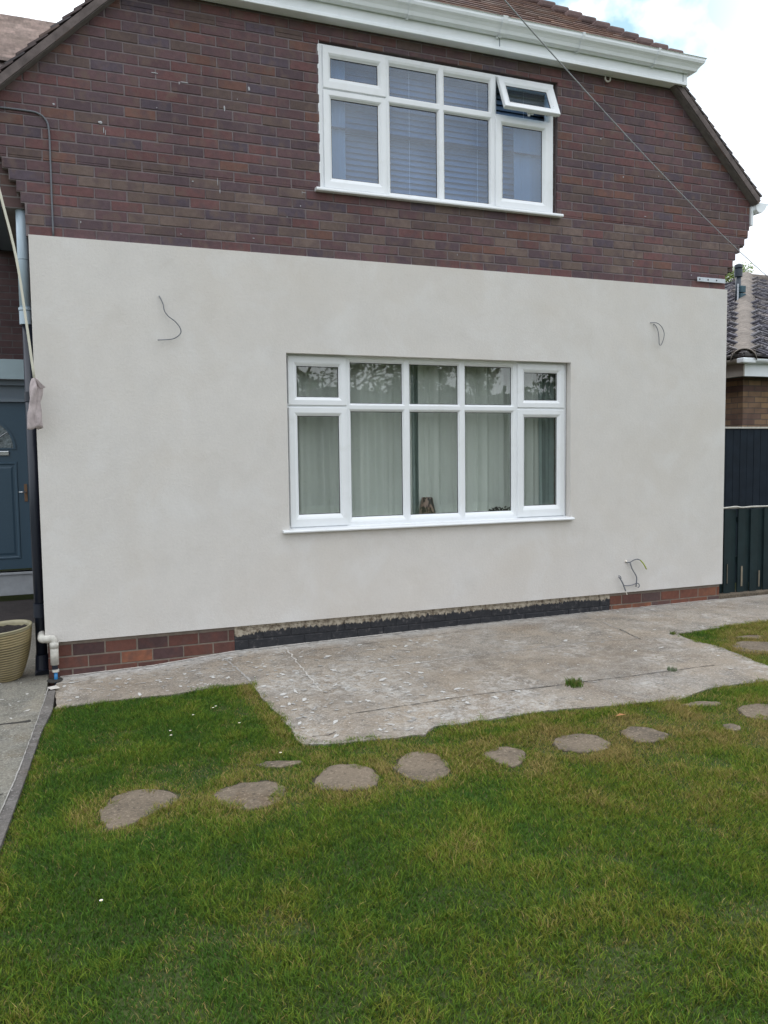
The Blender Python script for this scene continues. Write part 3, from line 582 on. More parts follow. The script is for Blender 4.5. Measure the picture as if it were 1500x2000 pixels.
PAL = [((.120, .070, .076), 6), ((.098, .066, .076), 4), ((.138, .068, .068), 5), ((.112, .078, .072), 2), ((.150, .078, .064), 2), ((.092, .070, .088), 2)]
PALL = [c for c, k in PAL for _ in range(k)]
def brick_courses(z0, z1, rangef, holes, y, phase, pal, bb, mb, rh=.075, bl=.225, mj=.011, depth=.025, special=None):
    row = 0; z = z0
    while z < z1 - 1e-6:
        za, zb = z, min(z + rh, z1)
        cuts = sorted({za, zb} | {h[k] for h in holes for k in (2, 3) if za < h[k] < zb})
        sj = random.uniform(-.004, .004)
        cols = {}
        for ca, cb in zip(cuts, cuts[1:]):
            if cb - ca < .004: continue
            x0, x1 = rangef((ca + cb) / 2); iv = [(x0, x1)]; zm = (ca + cb) / 2
            for h in holes:
                if h[2] < zm < h[3]:
                    iv2 = []
                    for a, b_ in iv:
                        if h[0] > a: iv2.append((a, min(b_, h[0])))
                        if h[1] < b_: iv2.append((max(a, h[1]), b_))
                    iv = iv2
            for a, b_ in iv:
                mb.box(a, b_, y + .005, y + .05, ca, cb)
                k0 = int(math.floor((a - phase) / bl)) - 1; off = (bl / 2 if row % 2 else 0) + phase + sj
                k = k0
                while True:
                    bx0 = off + k * bl; bx1 = bx0 + bl
                    if bx0 > b_: break
                    if bx1 > a:
                        # the pieces at openings and ends are cut bricks
                        p0, p1 = max(bx0 + mj / 2, a + (0 if bx0 < a else 0)), min(bx1 - mj / 2, b_)
                        if p1 - p0 > .02:
                            key = k
                            if key not in cols: cols[key] = shades(random.choice(pal), .11)
                            c = cols[key]
                            if special: c = special(p0, ca, c)
                            j = lambda s_=.0016: random.uniform(-s_, s_)
                            q0 = ca + (mj / 2 if ca == za else 0); q1 = cb - (mj / 2 if cb == zb else 0)
                            yy = y + random.uniform(-.0012, .0022); ch = .003
                            X0, X1, Z0, Z1 = p0 + j(), p1 + j(), q0 + j(.0012), q1 + j(.0012)
                            vs = [(X0, y + depth, Z0), (X1, y + depth, Z0), (X1, y + depth, Z1), (X0, y + depth, Z1), (X0, yy + ch, Z0 + j(.001)), (X1, yy + ch, Z0 + j(.001)), (X1, yy + ch, Z1 + j(.001)), (X0, yy + ch, Z1 + j(.001)),
                                  (X0 + ch, yy, Z0 + ch), (X1 - ch, yy, Z0 + ch), (X1 - ch, yy, Z1 - ch), (X0 + ch, yy, Z1 - ch)]
                            fs = [(8, 9, 10, 11)] + [(i + 4, (i + 1) % 4 + 4, (i + 1) % 4 + 8, i + 8) for i in range(4)] + [(i, (i + 1) % 4, (i + 1) % 4 + 4, i + 4) for i in range(4)]
                            bb.add(vs, fs, c)
                    k += 1
        z += rh; row += 1
def brown_band(x, z, c):
    # a few lighter, browner courses low on the gable
    if 3.10 < z < 3.62 and random.random() < .35: return shades((.145, .105, .092), .15)
    return c
bb, mb = MB(), MB()
WU = (1.70, 3.895, 3.645, 4.785)
brick_courses(3.10, 4.915, xrange_at, [WU], 0.0, 0.0, PALL, bb, mb, mj=.0095, special=brown_band)
up = bb.build('upper_brickwork', M['brick'], house); mb.build('mortar_bed', M['mortar'], up)
# plaster dabs and drips on the brickwork
db = MB()
for x, z, w_, h_ in [(q_[0], q_[1], q_[2] * .62, q_[3] * .7) for q_ in [(.056, 3.94, .05, .03), (.078, 3.885, .012, .075), (.09, 3.87, .008, .06), (.66, 4.305, .10, .012), (.62, 4.295, .016, .03), (.453, 4.095, .02, .012), (-.251, 4.023, .03, .022), (.885, 3.61, .008, .10), (.90, 3.54, .012, .06), (.70, 3.595, .022, .016),
                     (-.101, 3.225, .014, .03), (1.53, 3.495, .016, .02), (1.56, 3.60, .05, .008), (1.545, 3.60, .010, .05), (1.14, 4.33, .03, .05), (.442, 4.34, .10, .012), (1.05, 4.24, .012, .012), (.95, 4.16, .02, .07), (2.9, 3.22, .008, .03), (4.05, 3.42, .014, .014),
                     (4.72, 3.30, .03, .012), (5.4, 3.22, .02, .02), (4.85, 3.72, .04, .012), (4.6, 4.05, .02, .03), (4.35, 4.36, .03, .02), (1.42, 3.40, .012, .02), (.60, 3.20, .03, .01), (1.15, 3.215, .04, .01), (3.35, 3.44, .01, .03), (5.0, 4.10, .012, .02)]]:
    n_ = 9; db.add([(x + w_ / 2 * math.cos(6.283 * i / n_) * random.uniform(.6, 1.2), -.0025, z + h_ / 2 * math.sin(6.283 * i / n_) * random.uniform(.6, 1.2)) for i in range(n_)] + [(x, -.005, z)], [(i, (i + 1) % n_, n_) for i in range(n_)])
db.build('plaster_specks', mat('dull_plaster', (.40, .40, .42), rough=.95), up, kind='stuff')

# plinth
bb, mb = MB(), MB(); RED = [(.135, .050, .038), (.105, .042, .036), (.15, .062, .042), (.085, .040, .038), (.19, .075, .045)]
RED = [(.105, .048, .040), (.085, .042, .038), (.12, .052, .042), (.075, .042, .042), (.13, .055, .042)]
brick_courses(-.193, .175, lambda z: (-.435, .925), [], .0, .07, RED, bb, mb, rh=.092, bl=.23, special=lambda x, z, c: (.26, .105, .06) if .0 < x < .16 and z < .05 and z > -.02 else c)
pl = bb.build('plinth', M['brick_red'], house); mb.build('plinth_mortar', M['mortar_low'], pl)
mb2 = MB(); mb2.box(-.435, .93, .002, .05, .175, .215); mb2.build('mortar_band', M['mortar_low'], pl)
bb, mb = MB(), MB()
RED2 = [(.20, .075, .045), (.16, .065, .045), (.13, .06, .05), (.10, .065, .062), (.24, .10, .06)]
brick_courses(-.101, .175, lambda z: (4.49, 5.815), [], .0, .03, RED2, bb, mb, rh=.092, bl=.23)
pl = bb.build('plinth', M['brick_red'], house); mb.build('plinth_mortar', M['mortar_low'], pl)
mb2 = MB(); mb2.box(4.49, 5.815, .003, .05, .175, .215); mb2.build('mortar_band', M['mortar_low'], pl)
bb, mb = MB(), MB(); brick_courses(-.101, .24, lambda z: (.927, 4.488), [], -.001, .0, [(.1, .1, .1)], bb, mb, mj=.007, rh=.092, bl=.23)
pb_ = bb.build('painted_plinth', M['painted'], house); mb.build('painted_joints', M['painted'], pb_)
# core of the walls behind everything (keeps the rooms dark)
CZ = 3.12
core_m = brick_tex_mat('side_brick', (.085, .05, .05), (.11, .065, .055), (.16, .14, .135))
cb = MB(); H1 = (1.39, 4.03, .94, 2.35); H2 = (1.71, 3.885, 3.65, 4.78)
def holed_wall(b, x0, x1, z0, z1, hole, y0, y1):
    hx0, hx1, hz0, hz1 = hole
    b.box(x0, hx0, y0, y1, z0, z1); b.box(hx1, x1, y0, y1, z0, z1); b.box(hx0, hx1, y0, y1, z0, hz0); b.box(hx0, hx1, y0, y1, hz1, z1)
holed_wall(cb, -.435, 5.815, -.15, 3.10, H1, .051, .25)
holed_wall(cb, -.45, 5.80, 3.10, 4.16, (1.71, 3.885, 3.65, 4.161), .051, .25)
gz = 4.16
cb.box(CX - half(4.16) + .05, CX - half(4.16) + .06, .06, .2, 4.1, 4.16)
cb.prism([(CX - half(4.16), 4.16), (1.71, 4.16), (1.71, 4.95), (CX - half(4.95), 4.95)], 'y', .051, .25)
cb.prism([(3.885, 4.16), (CX + half(4.16), 4.16), (CX + half(4.95), 4.95), (3.885, 4.95)], 'y', .051, .25)
cb.box(1.71, 3.885, .051, .25, 4.78, 4.95)
cb.box(-.435, -.20, .25, 8, -.15, 3.3); cb.box(5.60, 5.815, .25, 8, -.15, 3.3)
cb.box(-.62, -.2, .06, 8, 3.3, 3.55); cb.box(-.64, -.2, .06, 8, 3.55, 4.0)
cb.box(5.6, 5.97, .06, 8, 3.3, 3.55); cb.box(5.6, 6.10, .06, 8, 3.55, 3.95)
cb.box(-.2, 5.6, 7.8, 8, -.15, 4.5)
cb.build('wall_core', core_m, house)
# corbel returns on both shoulders (seen edge on)
# rendered panel
rb = MB(); x0, x1, z0, z1 = XL, XR, .2, 3.105; hx0, hx1, hz0, hz1 = 1.385, 4.03, .945, 2.347; yf, yb = -.020, .005
def grid(b, xa, xb, za, zb):
    nx = max(1, int((xb - xa) / .4)); nz_ = max(1, int((zb - za) / .4)); xs = np.linspace(xa, xb, nx + 1); zs = np.linspace(za, zb, nz_ + 1)
    b.add([(x, yf, z) for z in zs for x in xs], [(j * (nx + 1) + i, j * (nx + 1) + i + 1, (j + 1) * (nx + 1) + i + 1, (j + 1) * (nx + 1) + i) for j in range(nz_) for i in range(nx)])
grid(rb, x0, hx0, z0, z1); grid(rb, hx1, x1, z0, z1); grid(rb, hx0, hx1, z0, hz0); grid(rb, hx0, hx1, hz1, z1)
rb.add([(x0, yf, z0), (x1, yf, z0), (x1, yf, z1), (x0, yf, z1), (x0, yb, z0), (x1, yb, z0), (x1, yb, z1), (x0, yb, z1)], [(0, 4, 5, 1), (2, 6, 7, 3), (1, 5, 6, 2), (0, 3, 7, 4)])
rv = .10
rb.add([(hx0, yf, hz0), (hx1, yf, hz0), (hx1, yf, hz1), (hx0, yf, hz1), (hx0, rv, hz0), (hx1, rv, hz0), (hx1, rv, hz1), (hx0, rv, hz1)], [(0, 1, 5, 4), (2, 3, 7, 6), (1, 2, 6, 5), (0, 4, 7, 3)])
panel = rb.build('render_panel', M['render'], house)
# vertical dark cable loop on the left shoulder
t_ = MB(); t_.tube(smooth_path([(-.75, -.008, 3.95), (-.45, -.008, 3.952), (-.36, -.008, 3.945), (-.31, -.008, 3.91), (-.289, -.008, 3.84), (-.287, -.008, 3.6), (-.288, -.008, 3.35), (-.287, -.008, 3.11)], 6), .0065, 8)
t_.build('wall_cable', M['cable'], label='dark cable clipped to the upper left brickwork, bending down to the render', cat='cable', smooth=True)

# ---- windows
def window(name, frame_rings, sashes, glass, y, parent, gm, outer, ylab=None):
    """frame_rings: fixed lights as cell rects; sashes: rects with glass rects"""
    wd = empty(name, (outer[0], y, outer[2])); wd.parent = parent; wd.matrix_parent_inverse = Matrix.Translation(-Vector(parent.location))
    f = MB()
    for (a, b_, c, d, gi) in frame_rings:    # cell rect and inset of the glass on each side taken from glass rect gi
        ga = gi
        # 4-sided ring with its own insets per side
        prof = [(0, y), (.45, y), (.72, y + .006), (.94, y + .020), (1.0, y + .022), (1.0, y + .045)]
        vs = []
        for t, yy in prof:
            X0 = a + (ga[0] - a) * t; X1 = b_ + (ga[1] - b_) * t; Z0 = c + (ga[2] - c) * t; Z1 = d + (ga[3] - d) * t
            vs += [(X0, yy, Z0), (X1, yy, Z0), (X1, yy, Z1), (X0, yy, Z1)]
        f.add(vs, [(4 * k + j, 4 * k + (j + 1) % 4, 4 * k + 4 + (j + 1) % 4, 4 * k + 4 + j) for k in range(len(prof) - 1) for j in range(4)])
        f.ring(a, b_, c, d, [(0, y), (0, y + .05)])
    fr = f.build('frame', M['upvc'], wd)
    for (a, b_, c, d, ga) in sashes:
        s_ = MB(); ys = y - .014
        prof = [(0, ys + .020), (0, ys + .004), (.05, ys), (.62, ys), (.80, ys + .007), (.95, ys + .018), (1.0, ys + .020), (1.0, ys + .042)]
        vs = []
        for t, yy in prof:
            X0 = a + (ga[0] - a) * t; X1 = b_ + (ga[1] - b_) * t; Z0 = c + (ga[2] - c) * t; Z1 = d + (ga[3] - d) * t
            vs += [(X0, yy, Z0), (X1, yy, Z0), (X1, yy, Z1), (X0, yy, Z1)]
        s_.add(vs, [(4 * k + j, 4 * k + (j + 1) % 4, 4 * k + 4 + (j + 1) % 4, 4 * k + 4 + j) for k in range(len(prof) - 1) for j in range(4)])
        s_.build('sash', M['upvc'], wd)
    for ga, dy in glass:
        pn = MB(); yy = y + dy; pn.box(ga[0], ga[1], yy, yy + .004, ga[2], ga[3]); pn.build('pane', gm, wd)
        gk = MB(); gk.ring(ga[0] - .0005, ga[1] + .0005, ga[2] - .0005, ga[3] + .0005, [(0, yy - .0035), (.0055, yy - .0015), (.0055, yy)]); gk.build('gasket', M['gasket'], wd)
    return wd
# downstairs
y = .055; xs = [1.3865, 1.908, 2.445, 2.970, 3.510, 4.0285]; zs = [.946, 1.932, 2.3462]
gl_ = {}
GXs = [(1.487, 1.840), (1.947, 2.410), (2.480, 2.935), (3.005, 3.467), (3.591, 3.934)]
fix, sas, gls = [], [], []
for i in range(5):
    side = i in (0, 4); ztop = (2.007, 2.255) if side else (1.962, 2.297); zlow = (1.056, 1.856) if side else (1.017, 1.896)
    for (za, zb), (ga, gb) in (((zs[1], zs[2]), ztop), ((zs[0], zs[1]), zlow)):
        gr = (GXs[i][0], GXs[i][1], ga, gb)
        if side:
            m_ = .008; fix.append((xs[i], xs[i + 1], za, zb, (xs[i] + .03, xs[i + 1] - .03, za + .03, zb - .03)))
            sas.append((xs[i] + (.026 if i == 0 else .006), xs[i + 1] - (.006 if i == 0 else .023), za + .010, zb - (.013 if zb > 2 else .008), gr)); gls.append((gr, .012))
        else:
            fix.append((xs[i], xs[i + 1], za, zb, gr)); gls.append((gr, .030))
lw_ = window('lower_window', fix, sas, gls, y, house, M['glass'], (1.4, 4.02, .95))
sb = MB(); sb.prism([(-.062, .920), (-.066, .930), (-.060, .941), (.06, .951), (.06, .925), (-.045, .920)], 'x', 1.325, 4.05); sb.build('sill', M['upvc'], lw_, bevel=.002)
# upstairs
y2 = .018; xs = [1.703, 2.273, 2.768, 3.255, 3.858]; zs = [3.652, 4.423, 4.766]
fix, sas, gls = [], [], []
GXs = [(1.802, 2.203), (2.311, 2.736), (2.803, 3.227), (3.352, 3.750)]
for i in range(4):
    side = i in (0, 3); ztop = (4.519, 4.672) if side else (4.460, 4.697); zlow = (3.744, 4.360) if side else (3.688, 4.389)
    for k, ((za, zb), (ga, gb)) in enumerate((((zs[1], zs[2]), ztop), ((zs[0], zs[1]), zlow))):
        gr = (GXs[i][0], GXs[i][1], ga, gb)
        if side:
            fa, fb = (xs[i] + .055, xs[i + 1] - .025) if i == 0 else (xs[i] + .045, xs[i + 1] - .06)
            fix.append((xs[i], xs[i + 1], za, zb, (fa, fb, za + .03, zb - .03)))
            if i == 3 and k == 0: continue
            sas.append((xs[i] + (.032 if i == 0 else .022), xs[i + 1] - (.004 if i == 0 else .035), za + .008, zb - (.014 if k == 0 else .006), gr)); gls.append((gr, .012))
        else:
            fix.append((xs[i], xs[i + 1], za, zb, gr)); gls.append((gr, .030))
uw = window('upper_window', fix, sas, gls, y2, house, M['glass_up'], (1.7, 3.86, 3.65))
sb = MB(); sb.prism([(-.052, 3.618), (-.055, 3.628), (-.05, 3.643), (.05, 3.6515), (.05, 3.62), (-.04, 3.618)], 'x', 1.650, 3.925); sb.build('sill', M['upvc'], uw, bevel=.002)
# white sealant down the left side of the upstairs frame
sl = MB(); zc = 3.655
while zc < 4.78:
    zn = zc + random.uniform(.02, .05); sl.box(1.694 + random.uniform(-.004, .003), 1.7025, .002, .02, zc, min(zn, 4.79)); zc = zn
sl.build('sealant', M['upvc'], uw)
# the open vent: top hung, pushed out at the bottom
vent_sash = empty('vent_sash', (3.30, y2 - .008, 4.757)); vent_sash.parent = uw; vent_sash.matrix_parent_inverse = Matrix.Translation(-Vector(uw.location)) @ Matrix.Identity(4)
def vent(name, mbuild, m):
    me_o = mbuild.build(name, m); me_o.parent = vent_sash; return me_o
vw, vh = .548, .322
s_ = MB(); prof = [(0, .030), (0, .004), (.003, 0), (.040, 0), (.054, .007), (.066, .018), (.070, .020), (.070, .045)]
s_.ring(0, vw, -vh, 0, prof); s_.ring(0, vw, -vh, 0, [(.0, .030), (.014, .030), (.014, .050), (.070, .050), (.070, .045)]); vent('vent_frame', s_, M['upvc'])
s_ = MB(); s_.box(.0705, vw - .0705, .026, .030, -vh + .0705, -.0705); vent('pane', s_, M['glass_up'])
s_ = MB(); s_.ring(.070, vw - .070, -vh + .070, -.070, [(0, .0225), (.006, .0245), (.006, .026)]); vent('gasket', s_, M['gasket'])
s_ = MB(); s_.box(.25, .31, .052, .066, -vh + .012, -vh + .03); s_.box(.255, .275, .060, .072, -vh - .004, -vh + .012); vent('handle', s_, M['upvc'])
vent_sash.rotation_euler = (math.radians(-24), 0, 0)
s_ = MB(); s_.tube([(3.80, .03, 4.50), (3.80, -.085, 4.535)], .006, 8); s_.build('stay_arm', M['galv'], uw)

# ---- rooms behind the windows
rm = MB()
def room(b, x0, x1, y0, y1, z0, z1):
    vs = [(x, y, z) for z in (z0, z1) for y in (y0, y1) for x in (x0, x1)]
    b.add(vs, [(0, 1, 3, 2), (4, 6, 7, 5), (2, 3, 7, 6), (0, 2, 6, 4), (1, 5, 7, 3)])
room(rm, .2, 5.2, .251, 4.2, .1, 2.5); rm.build('living_room', M['interior'], house)
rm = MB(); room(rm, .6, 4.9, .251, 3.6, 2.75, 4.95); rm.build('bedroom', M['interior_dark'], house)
ib = MB(); ib.box(1.3, 4.1, .10, .36, .955, .985); ib.build('window_board', M['upvc'], house)
ib = MB(); ib.box(1.7, 3.88, .07, .30, 3.655, 3.68); ib.build('window_board', M['upvc'], house)

def curtain(name, x0, x1, z0, z1, y, m, label, folds, amp=.022, seed=1, group=None):
    r = random.Random(seed); n = int((x1 - x0) / .008); ph = [r.uniform(0, 6.28) for _ in range(4)]; b = MB(); vs = []; rows = [z0 + (z1 - z0) * q / 3 for q in range(4)]
    for k, z in enumerate(rows):
        for i in range(n + 1):
            u = (x1 - x0) * i / n; a = amp * (1 - .25 * k / 3)
            d = a * math.sin(u * folds + ph[0] + .1 * k) + a * .5 * math.sin(u * folds * 1.73 + ph[1]) + a * .25 * math.sin(u * folds * 3.1 + ph[2] + .15 * k)
            vs.append((x0 + u + .01 * math.sin(u * folds * .7 + ph[3]) * (1 - k / 3), y + d, z))
    b.add(vs, [(k * (n + 1) + i, k * (n + 1) + i + 1, (k + 1) * (n + 1) + i + 1, (k + 1) * (n + 1) + i) for k in range(3) for i in range(n)])
    return b.build(name, m, smooth=True, label=label, cat='curtain', group=group)
gcu = 'curtains behind the downstairs window'
curtain('curtain', 1.30, 2.575, .99, 2.44, .255, M['voile'], 'pale sheer curtain filling the left half of the downstairs window', 34, seed=3, group=gcu)
curtain('curtain', 2.625, 3.86, .99, 2.44, .255, M['voile'], 'pale sheer curtain behind the right half of the downstairs window', 38, seed=5, group=gcu)
curtain('curtain', 2.50, 2.68, .99, 2.44, .31, M['drape'], 'slate grey curtain strip in the gap of the sheer curtains', 60, seed=6, group=gcu)
curtain('curtain', 3.83, 4.15, .99, 2.44, .29, M['drape'], 'slate grey curtain at the right end of the downstairs window', 45, seed=8, group=gcu)
# lamp on the window board
lx, ly = 2.675, .165
lamp = empty('table_lamp', (lx, ly, .985), label='small lamp with mottled brown glass shade on the downstairs window board', cat='lamp')
s_ = MB(); s_.lathe([(.078, .012), (.080, .016), (.048, .168), (.046, .172), (.040, .172), (.070, .018)], 32, centre=(lx, ly, .985))
def mottle():
    m = bpy.data.materials.new('tortoiseshell_glass'); m.use_nodes = True; t = m.node_tree; B = t.nodes['Principled BSDF']; B.inputs['Roughness'].default_value = .3
    g = nd(t, 'ShaderNodeTexCoord'); n = nd(t, 'ShaderNodeTexNoise'); n.inputs['Scale'].default_value = 38; n.inputs['Detail'].default_value = 3; mp = nd(t, 'ShaderNodeMapping'); mp.inputs['Scale'].default_value = (1, 1, .5)
    t.links.new(g.outputs['Object'], mp.inputs[0]); t.links.new(mp.outputs[0], n.inputs[0]); r = nd(t, 'ShaderNodeValToRGB'); r.color_ramp.elements[0].position = .42; r.color_ramp.elements[0].color = (.02, .012, .012, 1); r.color_ramp.elements[1].position = .58; r.color_ramp.elements[1].color = (.30, .20, .16, 1)
    t.links.new(n.outputs[0], r.inputs[0]); t.links.new(r.outputs[0], B.inputs['Base Color']); return m
s_.build('lamp_shade', mottle(), lamp, smooth=True)
s_ = MB(); s_.lathe([(.0001, 0), (.05, 0), (.05, .010), (.02, .014), (.0001, .014)], 24, centre=(lx, ly, .985)); s_.build('base', M['plantdark'], lamp)
# dark dried flowers lying on the board
fb = MB()
for i in range(46):
    c0 = Vector((random.uniform(3.32, 3.56), .20 + random.uniform(-.03, .03), 1.0 + random.random() * .045 * (1 - abs((random.random() - .5)))))
    for j in range(5):
        q = random.uniform(0, 6.28); u = Vector((math.cos(q), math.sin(q) * .5, random.uniform(-.3, .8))).normalized() * random.uniform(.010, .02); v = Vector((random.uniform(-1, 1), random.uniform(-1, 1), random.uniform(-1, 1))).normalized() * .006
        fb.add([c0 - v, c0 + v, c0 + u + v, c0 + u - v], [(0, 1, 2, 3)])
fb.tube([(3.30, .2, .992), (3.42, .2, 1.0), (3.58, .2, 1.0)], .004, 6)
fb.build('dried_flowers', M['plantdark'], label='dark dried flowers lying on the window board at the right', cat='flowers')
# venetian blind upstairs
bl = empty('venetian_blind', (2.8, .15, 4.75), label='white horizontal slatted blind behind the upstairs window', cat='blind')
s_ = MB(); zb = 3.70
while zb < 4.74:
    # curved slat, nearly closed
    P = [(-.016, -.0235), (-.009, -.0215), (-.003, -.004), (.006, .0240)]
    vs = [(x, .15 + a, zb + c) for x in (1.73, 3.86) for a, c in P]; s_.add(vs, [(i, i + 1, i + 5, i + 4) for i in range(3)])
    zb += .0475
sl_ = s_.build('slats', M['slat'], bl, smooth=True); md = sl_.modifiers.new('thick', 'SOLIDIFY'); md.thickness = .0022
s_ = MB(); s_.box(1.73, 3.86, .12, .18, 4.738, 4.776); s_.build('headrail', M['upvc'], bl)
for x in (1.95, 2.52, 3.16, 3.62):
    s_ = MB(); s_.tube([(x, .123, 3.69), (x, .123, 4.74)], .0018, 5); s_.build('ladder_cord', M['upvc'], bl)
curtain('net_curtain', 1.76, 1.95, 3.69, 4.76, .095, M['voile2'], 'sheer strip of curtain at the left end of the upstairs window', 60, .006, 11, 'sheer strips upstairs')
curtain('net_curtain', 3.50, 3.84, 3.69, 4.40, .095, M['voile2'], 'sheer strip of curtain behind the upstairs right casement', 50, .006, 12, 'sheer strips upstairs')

# ---- eaves, fascia, gutter of the half hip
ZS = 4.915
b = MB(); b.box(.22, 5.215, -.118, -.100, ZS - .012, 5.10); b.prism([(-.118, ZS - .012), (-.123, ZS - .010), (-.123, ZS + .012), (-.118, ZS + .018)], 'x', .22, 5.2155)
fa = b.build('fascia', M['upvc_board'], house, bevel=.0015)
b = MB(); b.box(3.243, 3.249, -.1205, -.117, ZS - .010, 5.05); b.build('board_joint', M['soffit'], fa); b = MB(); b.box(5.165, 5.169, -.1205, -.117, ZS - .010, 5.03); b.build('board_joint', M['soffit'], fa)
b = MB(); b.box(.22, 5.21, -.099, -.001, ZS, ZS + .012); b.build('soffit', M['upvc_board'], house)
b = MB(); b.box(.25, 5.20, -.09, .05, ZS + .013, 5.12); b.build('rafter_ends', M['verge'], house)
# ogee gutter
def gutter(b, x0, x1, y0, z0, flip=1, d=.115, h=.105):
    out_ = [(0, h), (0, .0), (-.030, -.002), (-.055, .006), (-.066, .030), (-.082, .050), (-.100, .066), (-.108, .085), (-.108, h), (-.118, h + .004)]
    inn = [(-.104, h - .002), (-.102, .088), (-.094, .070), (-.078, .056), (-.062, .036), (-.051, .012), (-.030, .004), (-.004, .004), (-.004, h)]
    P = out_ + inn; n = len(P); vs = [(x + (-a if x == x1 else 0), y0 + a, z0 + c) for x in (x0, x1) for a, c in P]
    fs = [(i, i + 1, n + i + 1, n + i) for i in range(n - 1)]
    b.add(vs, fs)
    m_ = len(out_)
    for s0 in (0,): b.add([vs[s0 + i] for i in range(m_)], [tuple(range(m_))])
gt = MB(); gutter(gt, .15, 5.2155, -.1235, 5.005); g_ = gt.build('gutter', M['upvc_board'], house, smooth=False)
for x in (2.4, 3.235, 4.0, 4.8):
    q = MB(); out2 = [(.004, .108), (.004, -.006), (-.030, -.008), (-.058, .002), (-.070, .028), (-.086, .047), (-.105, .064), (-.114, .085), (-.122, .112)]
    ws = .022 if x == 3.235 else .012
    q.add([(xx, -.1235 + a - .0012, 5.005 + c - .0012) for xx in (x - ws, x + ws) for a, c in out2], [(i, i + 1, i + 10, i + 9) for i in range(8)]); o_ = q.build('gutter_bracket', M['upvc_board'], g_, smooth=False); md = o_.modifiers.new('t', 'SOLIDIFY'); md.thickness = .003
q = MB(); q.tube([(3.215, -.135, 5.0), (3.215, -.130, 4.985)], .010, 8); q.build('drip_lug', M['upvc_board'], g_)
# returned end of the eave on the right: box closing the hip corner
b = MB(); P = [(0, .105), (0, .0), (.030, -.002), (.055, .006), (.066, .030), (.082, .050), (.100, .066), (.108, .085), (.108, .105), (.118, .109), (.102, .088), (.094, .070), (.078, .056), (.062, .036), (.051, .012), (.030, .004), (.004, .004), (.004, .105)]
n_ = len(P); vs = [(5.2155 + a, (-.1235 - a) if e_ == 0 else .42, 5.005 + c) for e_ in (0, 1) for a, c in P]
b.add(vs, [(i, i + 1, n_ + i + 1, n_ + i) for i in range(n_ - 1)] + [tuple(range(n_, n_ + 10))]); b.build('return_gutter', M['upvc_board'], house)
b = MB(); b.box(5.19, 5.2149, -.0995, .42, 4.903, 5.09); b.build('return_fascia', M['upvc_board'], house)
b = MB(); 
t_ = [(4.40 + .028 * math.sin(q), -.03, 4.905 - .022 - .026 * math.cos(q)) for q in [x * .35 for x in range(-6, 7)]]; b.tube(t_, .0075, 8); b.build('soffit_hook', M['oldpipe'], house, smooth=True)

# ---- roofs
CLAY = [(.20, .125, .10), (.17, .105, .085), (.23, .145, .11), (.15, .10, .09), (.19, .14, .12)]
DARKT = [(.075, .068, .075), (.09, .078, .078), (.065, .06, .066), (.11, .09, .085)]
def tile_slope(b, o, u, v, n, V, ur, tw=.165, gauge=.10, th=.012, pal=CLAY, roll=0, gap=.004, jit=.002, head=1.5, v0=0):
    r = 0; vv = v0
    while vv < V - .001:
        a, c = ur(vv + gauge * .5); off = (tw / 2 if r % 2 else 0); k = math.floor((a - off) / tw); 
        while off + k * tw < c:
            p, q = max(off + k * tw + gap / 2, a), min(off + (k + 1) * tw - gap / 2, c); k += 1
            if q - p < .015: continue
            j = random.uniform(-jit, jit); vt = min(vv + gauge * head, V + gauge * .3)
            b.obox(o, u, v, n, p, q, vv + random.uniform(-jit, jit) * 1.5, vt, th * 1.3 + j, th * 2.4 + j, shades(random.choice(pal), .15), 0, th)
        vv += gauge; r += 1
def slope_pts(o, u, v, n, pts, th=.02):
    return [o + u * a + v * c + n * -.004 for a, c in pts]
S = math.sqrt(1 + .95 ** 2)
# main slopes: surface line x = CX +- half(z)+.. ; eave at z=3.93
ze = 3.905; L = 9.0
for sgn, name in ((1, 'right'), (-1, 'left')):
    ze = 3.99 if sgn > 0 else 3.905
    VO = -.045 if sgn > 0 else .005; o = Vector((CX + sgn * (half(ze) + VO), -.085, ze + .005)); v = Vector((-sgn * 1, 0, .95)).normalized(); u = Vector((0, 1, 0)); n_ = (u.cross(v) if sgn > 0 else v.cross(u)); 
    if n_.z < 0: n_ = -n_
    Vt = (half(ze) + VO) * S; vh_ = ((half(ze) + VO) - half(5.10)) * S
    # behind the half hip the slope starts further back
    def ur(vv, vh_=vh_):
        if vv < vh_: return (0, L)
        return (.085 + (vv - vh_) / S * .95 / .8, L)
    b = MB(); tile_slope(b, o, u, v, n_, Vt, ur, pal=DARKT if sgn > 0 else [(.10, .075, .075), (.08, .07, .075), (.12, .085, .075)], th=.013, gauge=.105)
    b.build('roof_slope', M['tile'], house)
    b = MB(); base = [o + n_ * -.006, o + u * L + n_ * -.006, o + u * L + v * Vt + n_ * -.006, o + v * Vt + u * 3.1 + n_ * -.006, o + v * vh_ + u * .12 + n_ * -.006, o + v * vh_ + n_ * -.006]
    base2 = [p - n_ * .05 for p in base]; k = len(base)
    b.add(base + base2, [tuple(range(k)), tuple(range(k, 2 * k))[::-1]] + [(i, (i + 1) % k, k + (i + 1) % k, k + i) for i in range(k)]); b.build('roof_deck', M['verge'], house)
    # verge undercloak: mortar and slips of tile under the edge
    b = MB(); vv = -.02
    while vv < vh_ - .02:
        ln = random.uniform(.14, .20); c = random.choice([(.12, .085, .075), (.15, .10, .085), (.10, .085, .085), (.16, .12, .10)])
        b.obox(o, u, v, n_, .006 + random.uniform(-.003, .004), .085, vv, min(vv + ln - .006, vh_), -.055 + random.uniform(-.006, .006), -.012, shades(c, .15)); vv += ln
    b.obox(o, u, v, n_, .012, .085, -.02, vh_, -.061, -.008, (.15, .135, .13))
    b.build('verge', M['tile'], house)
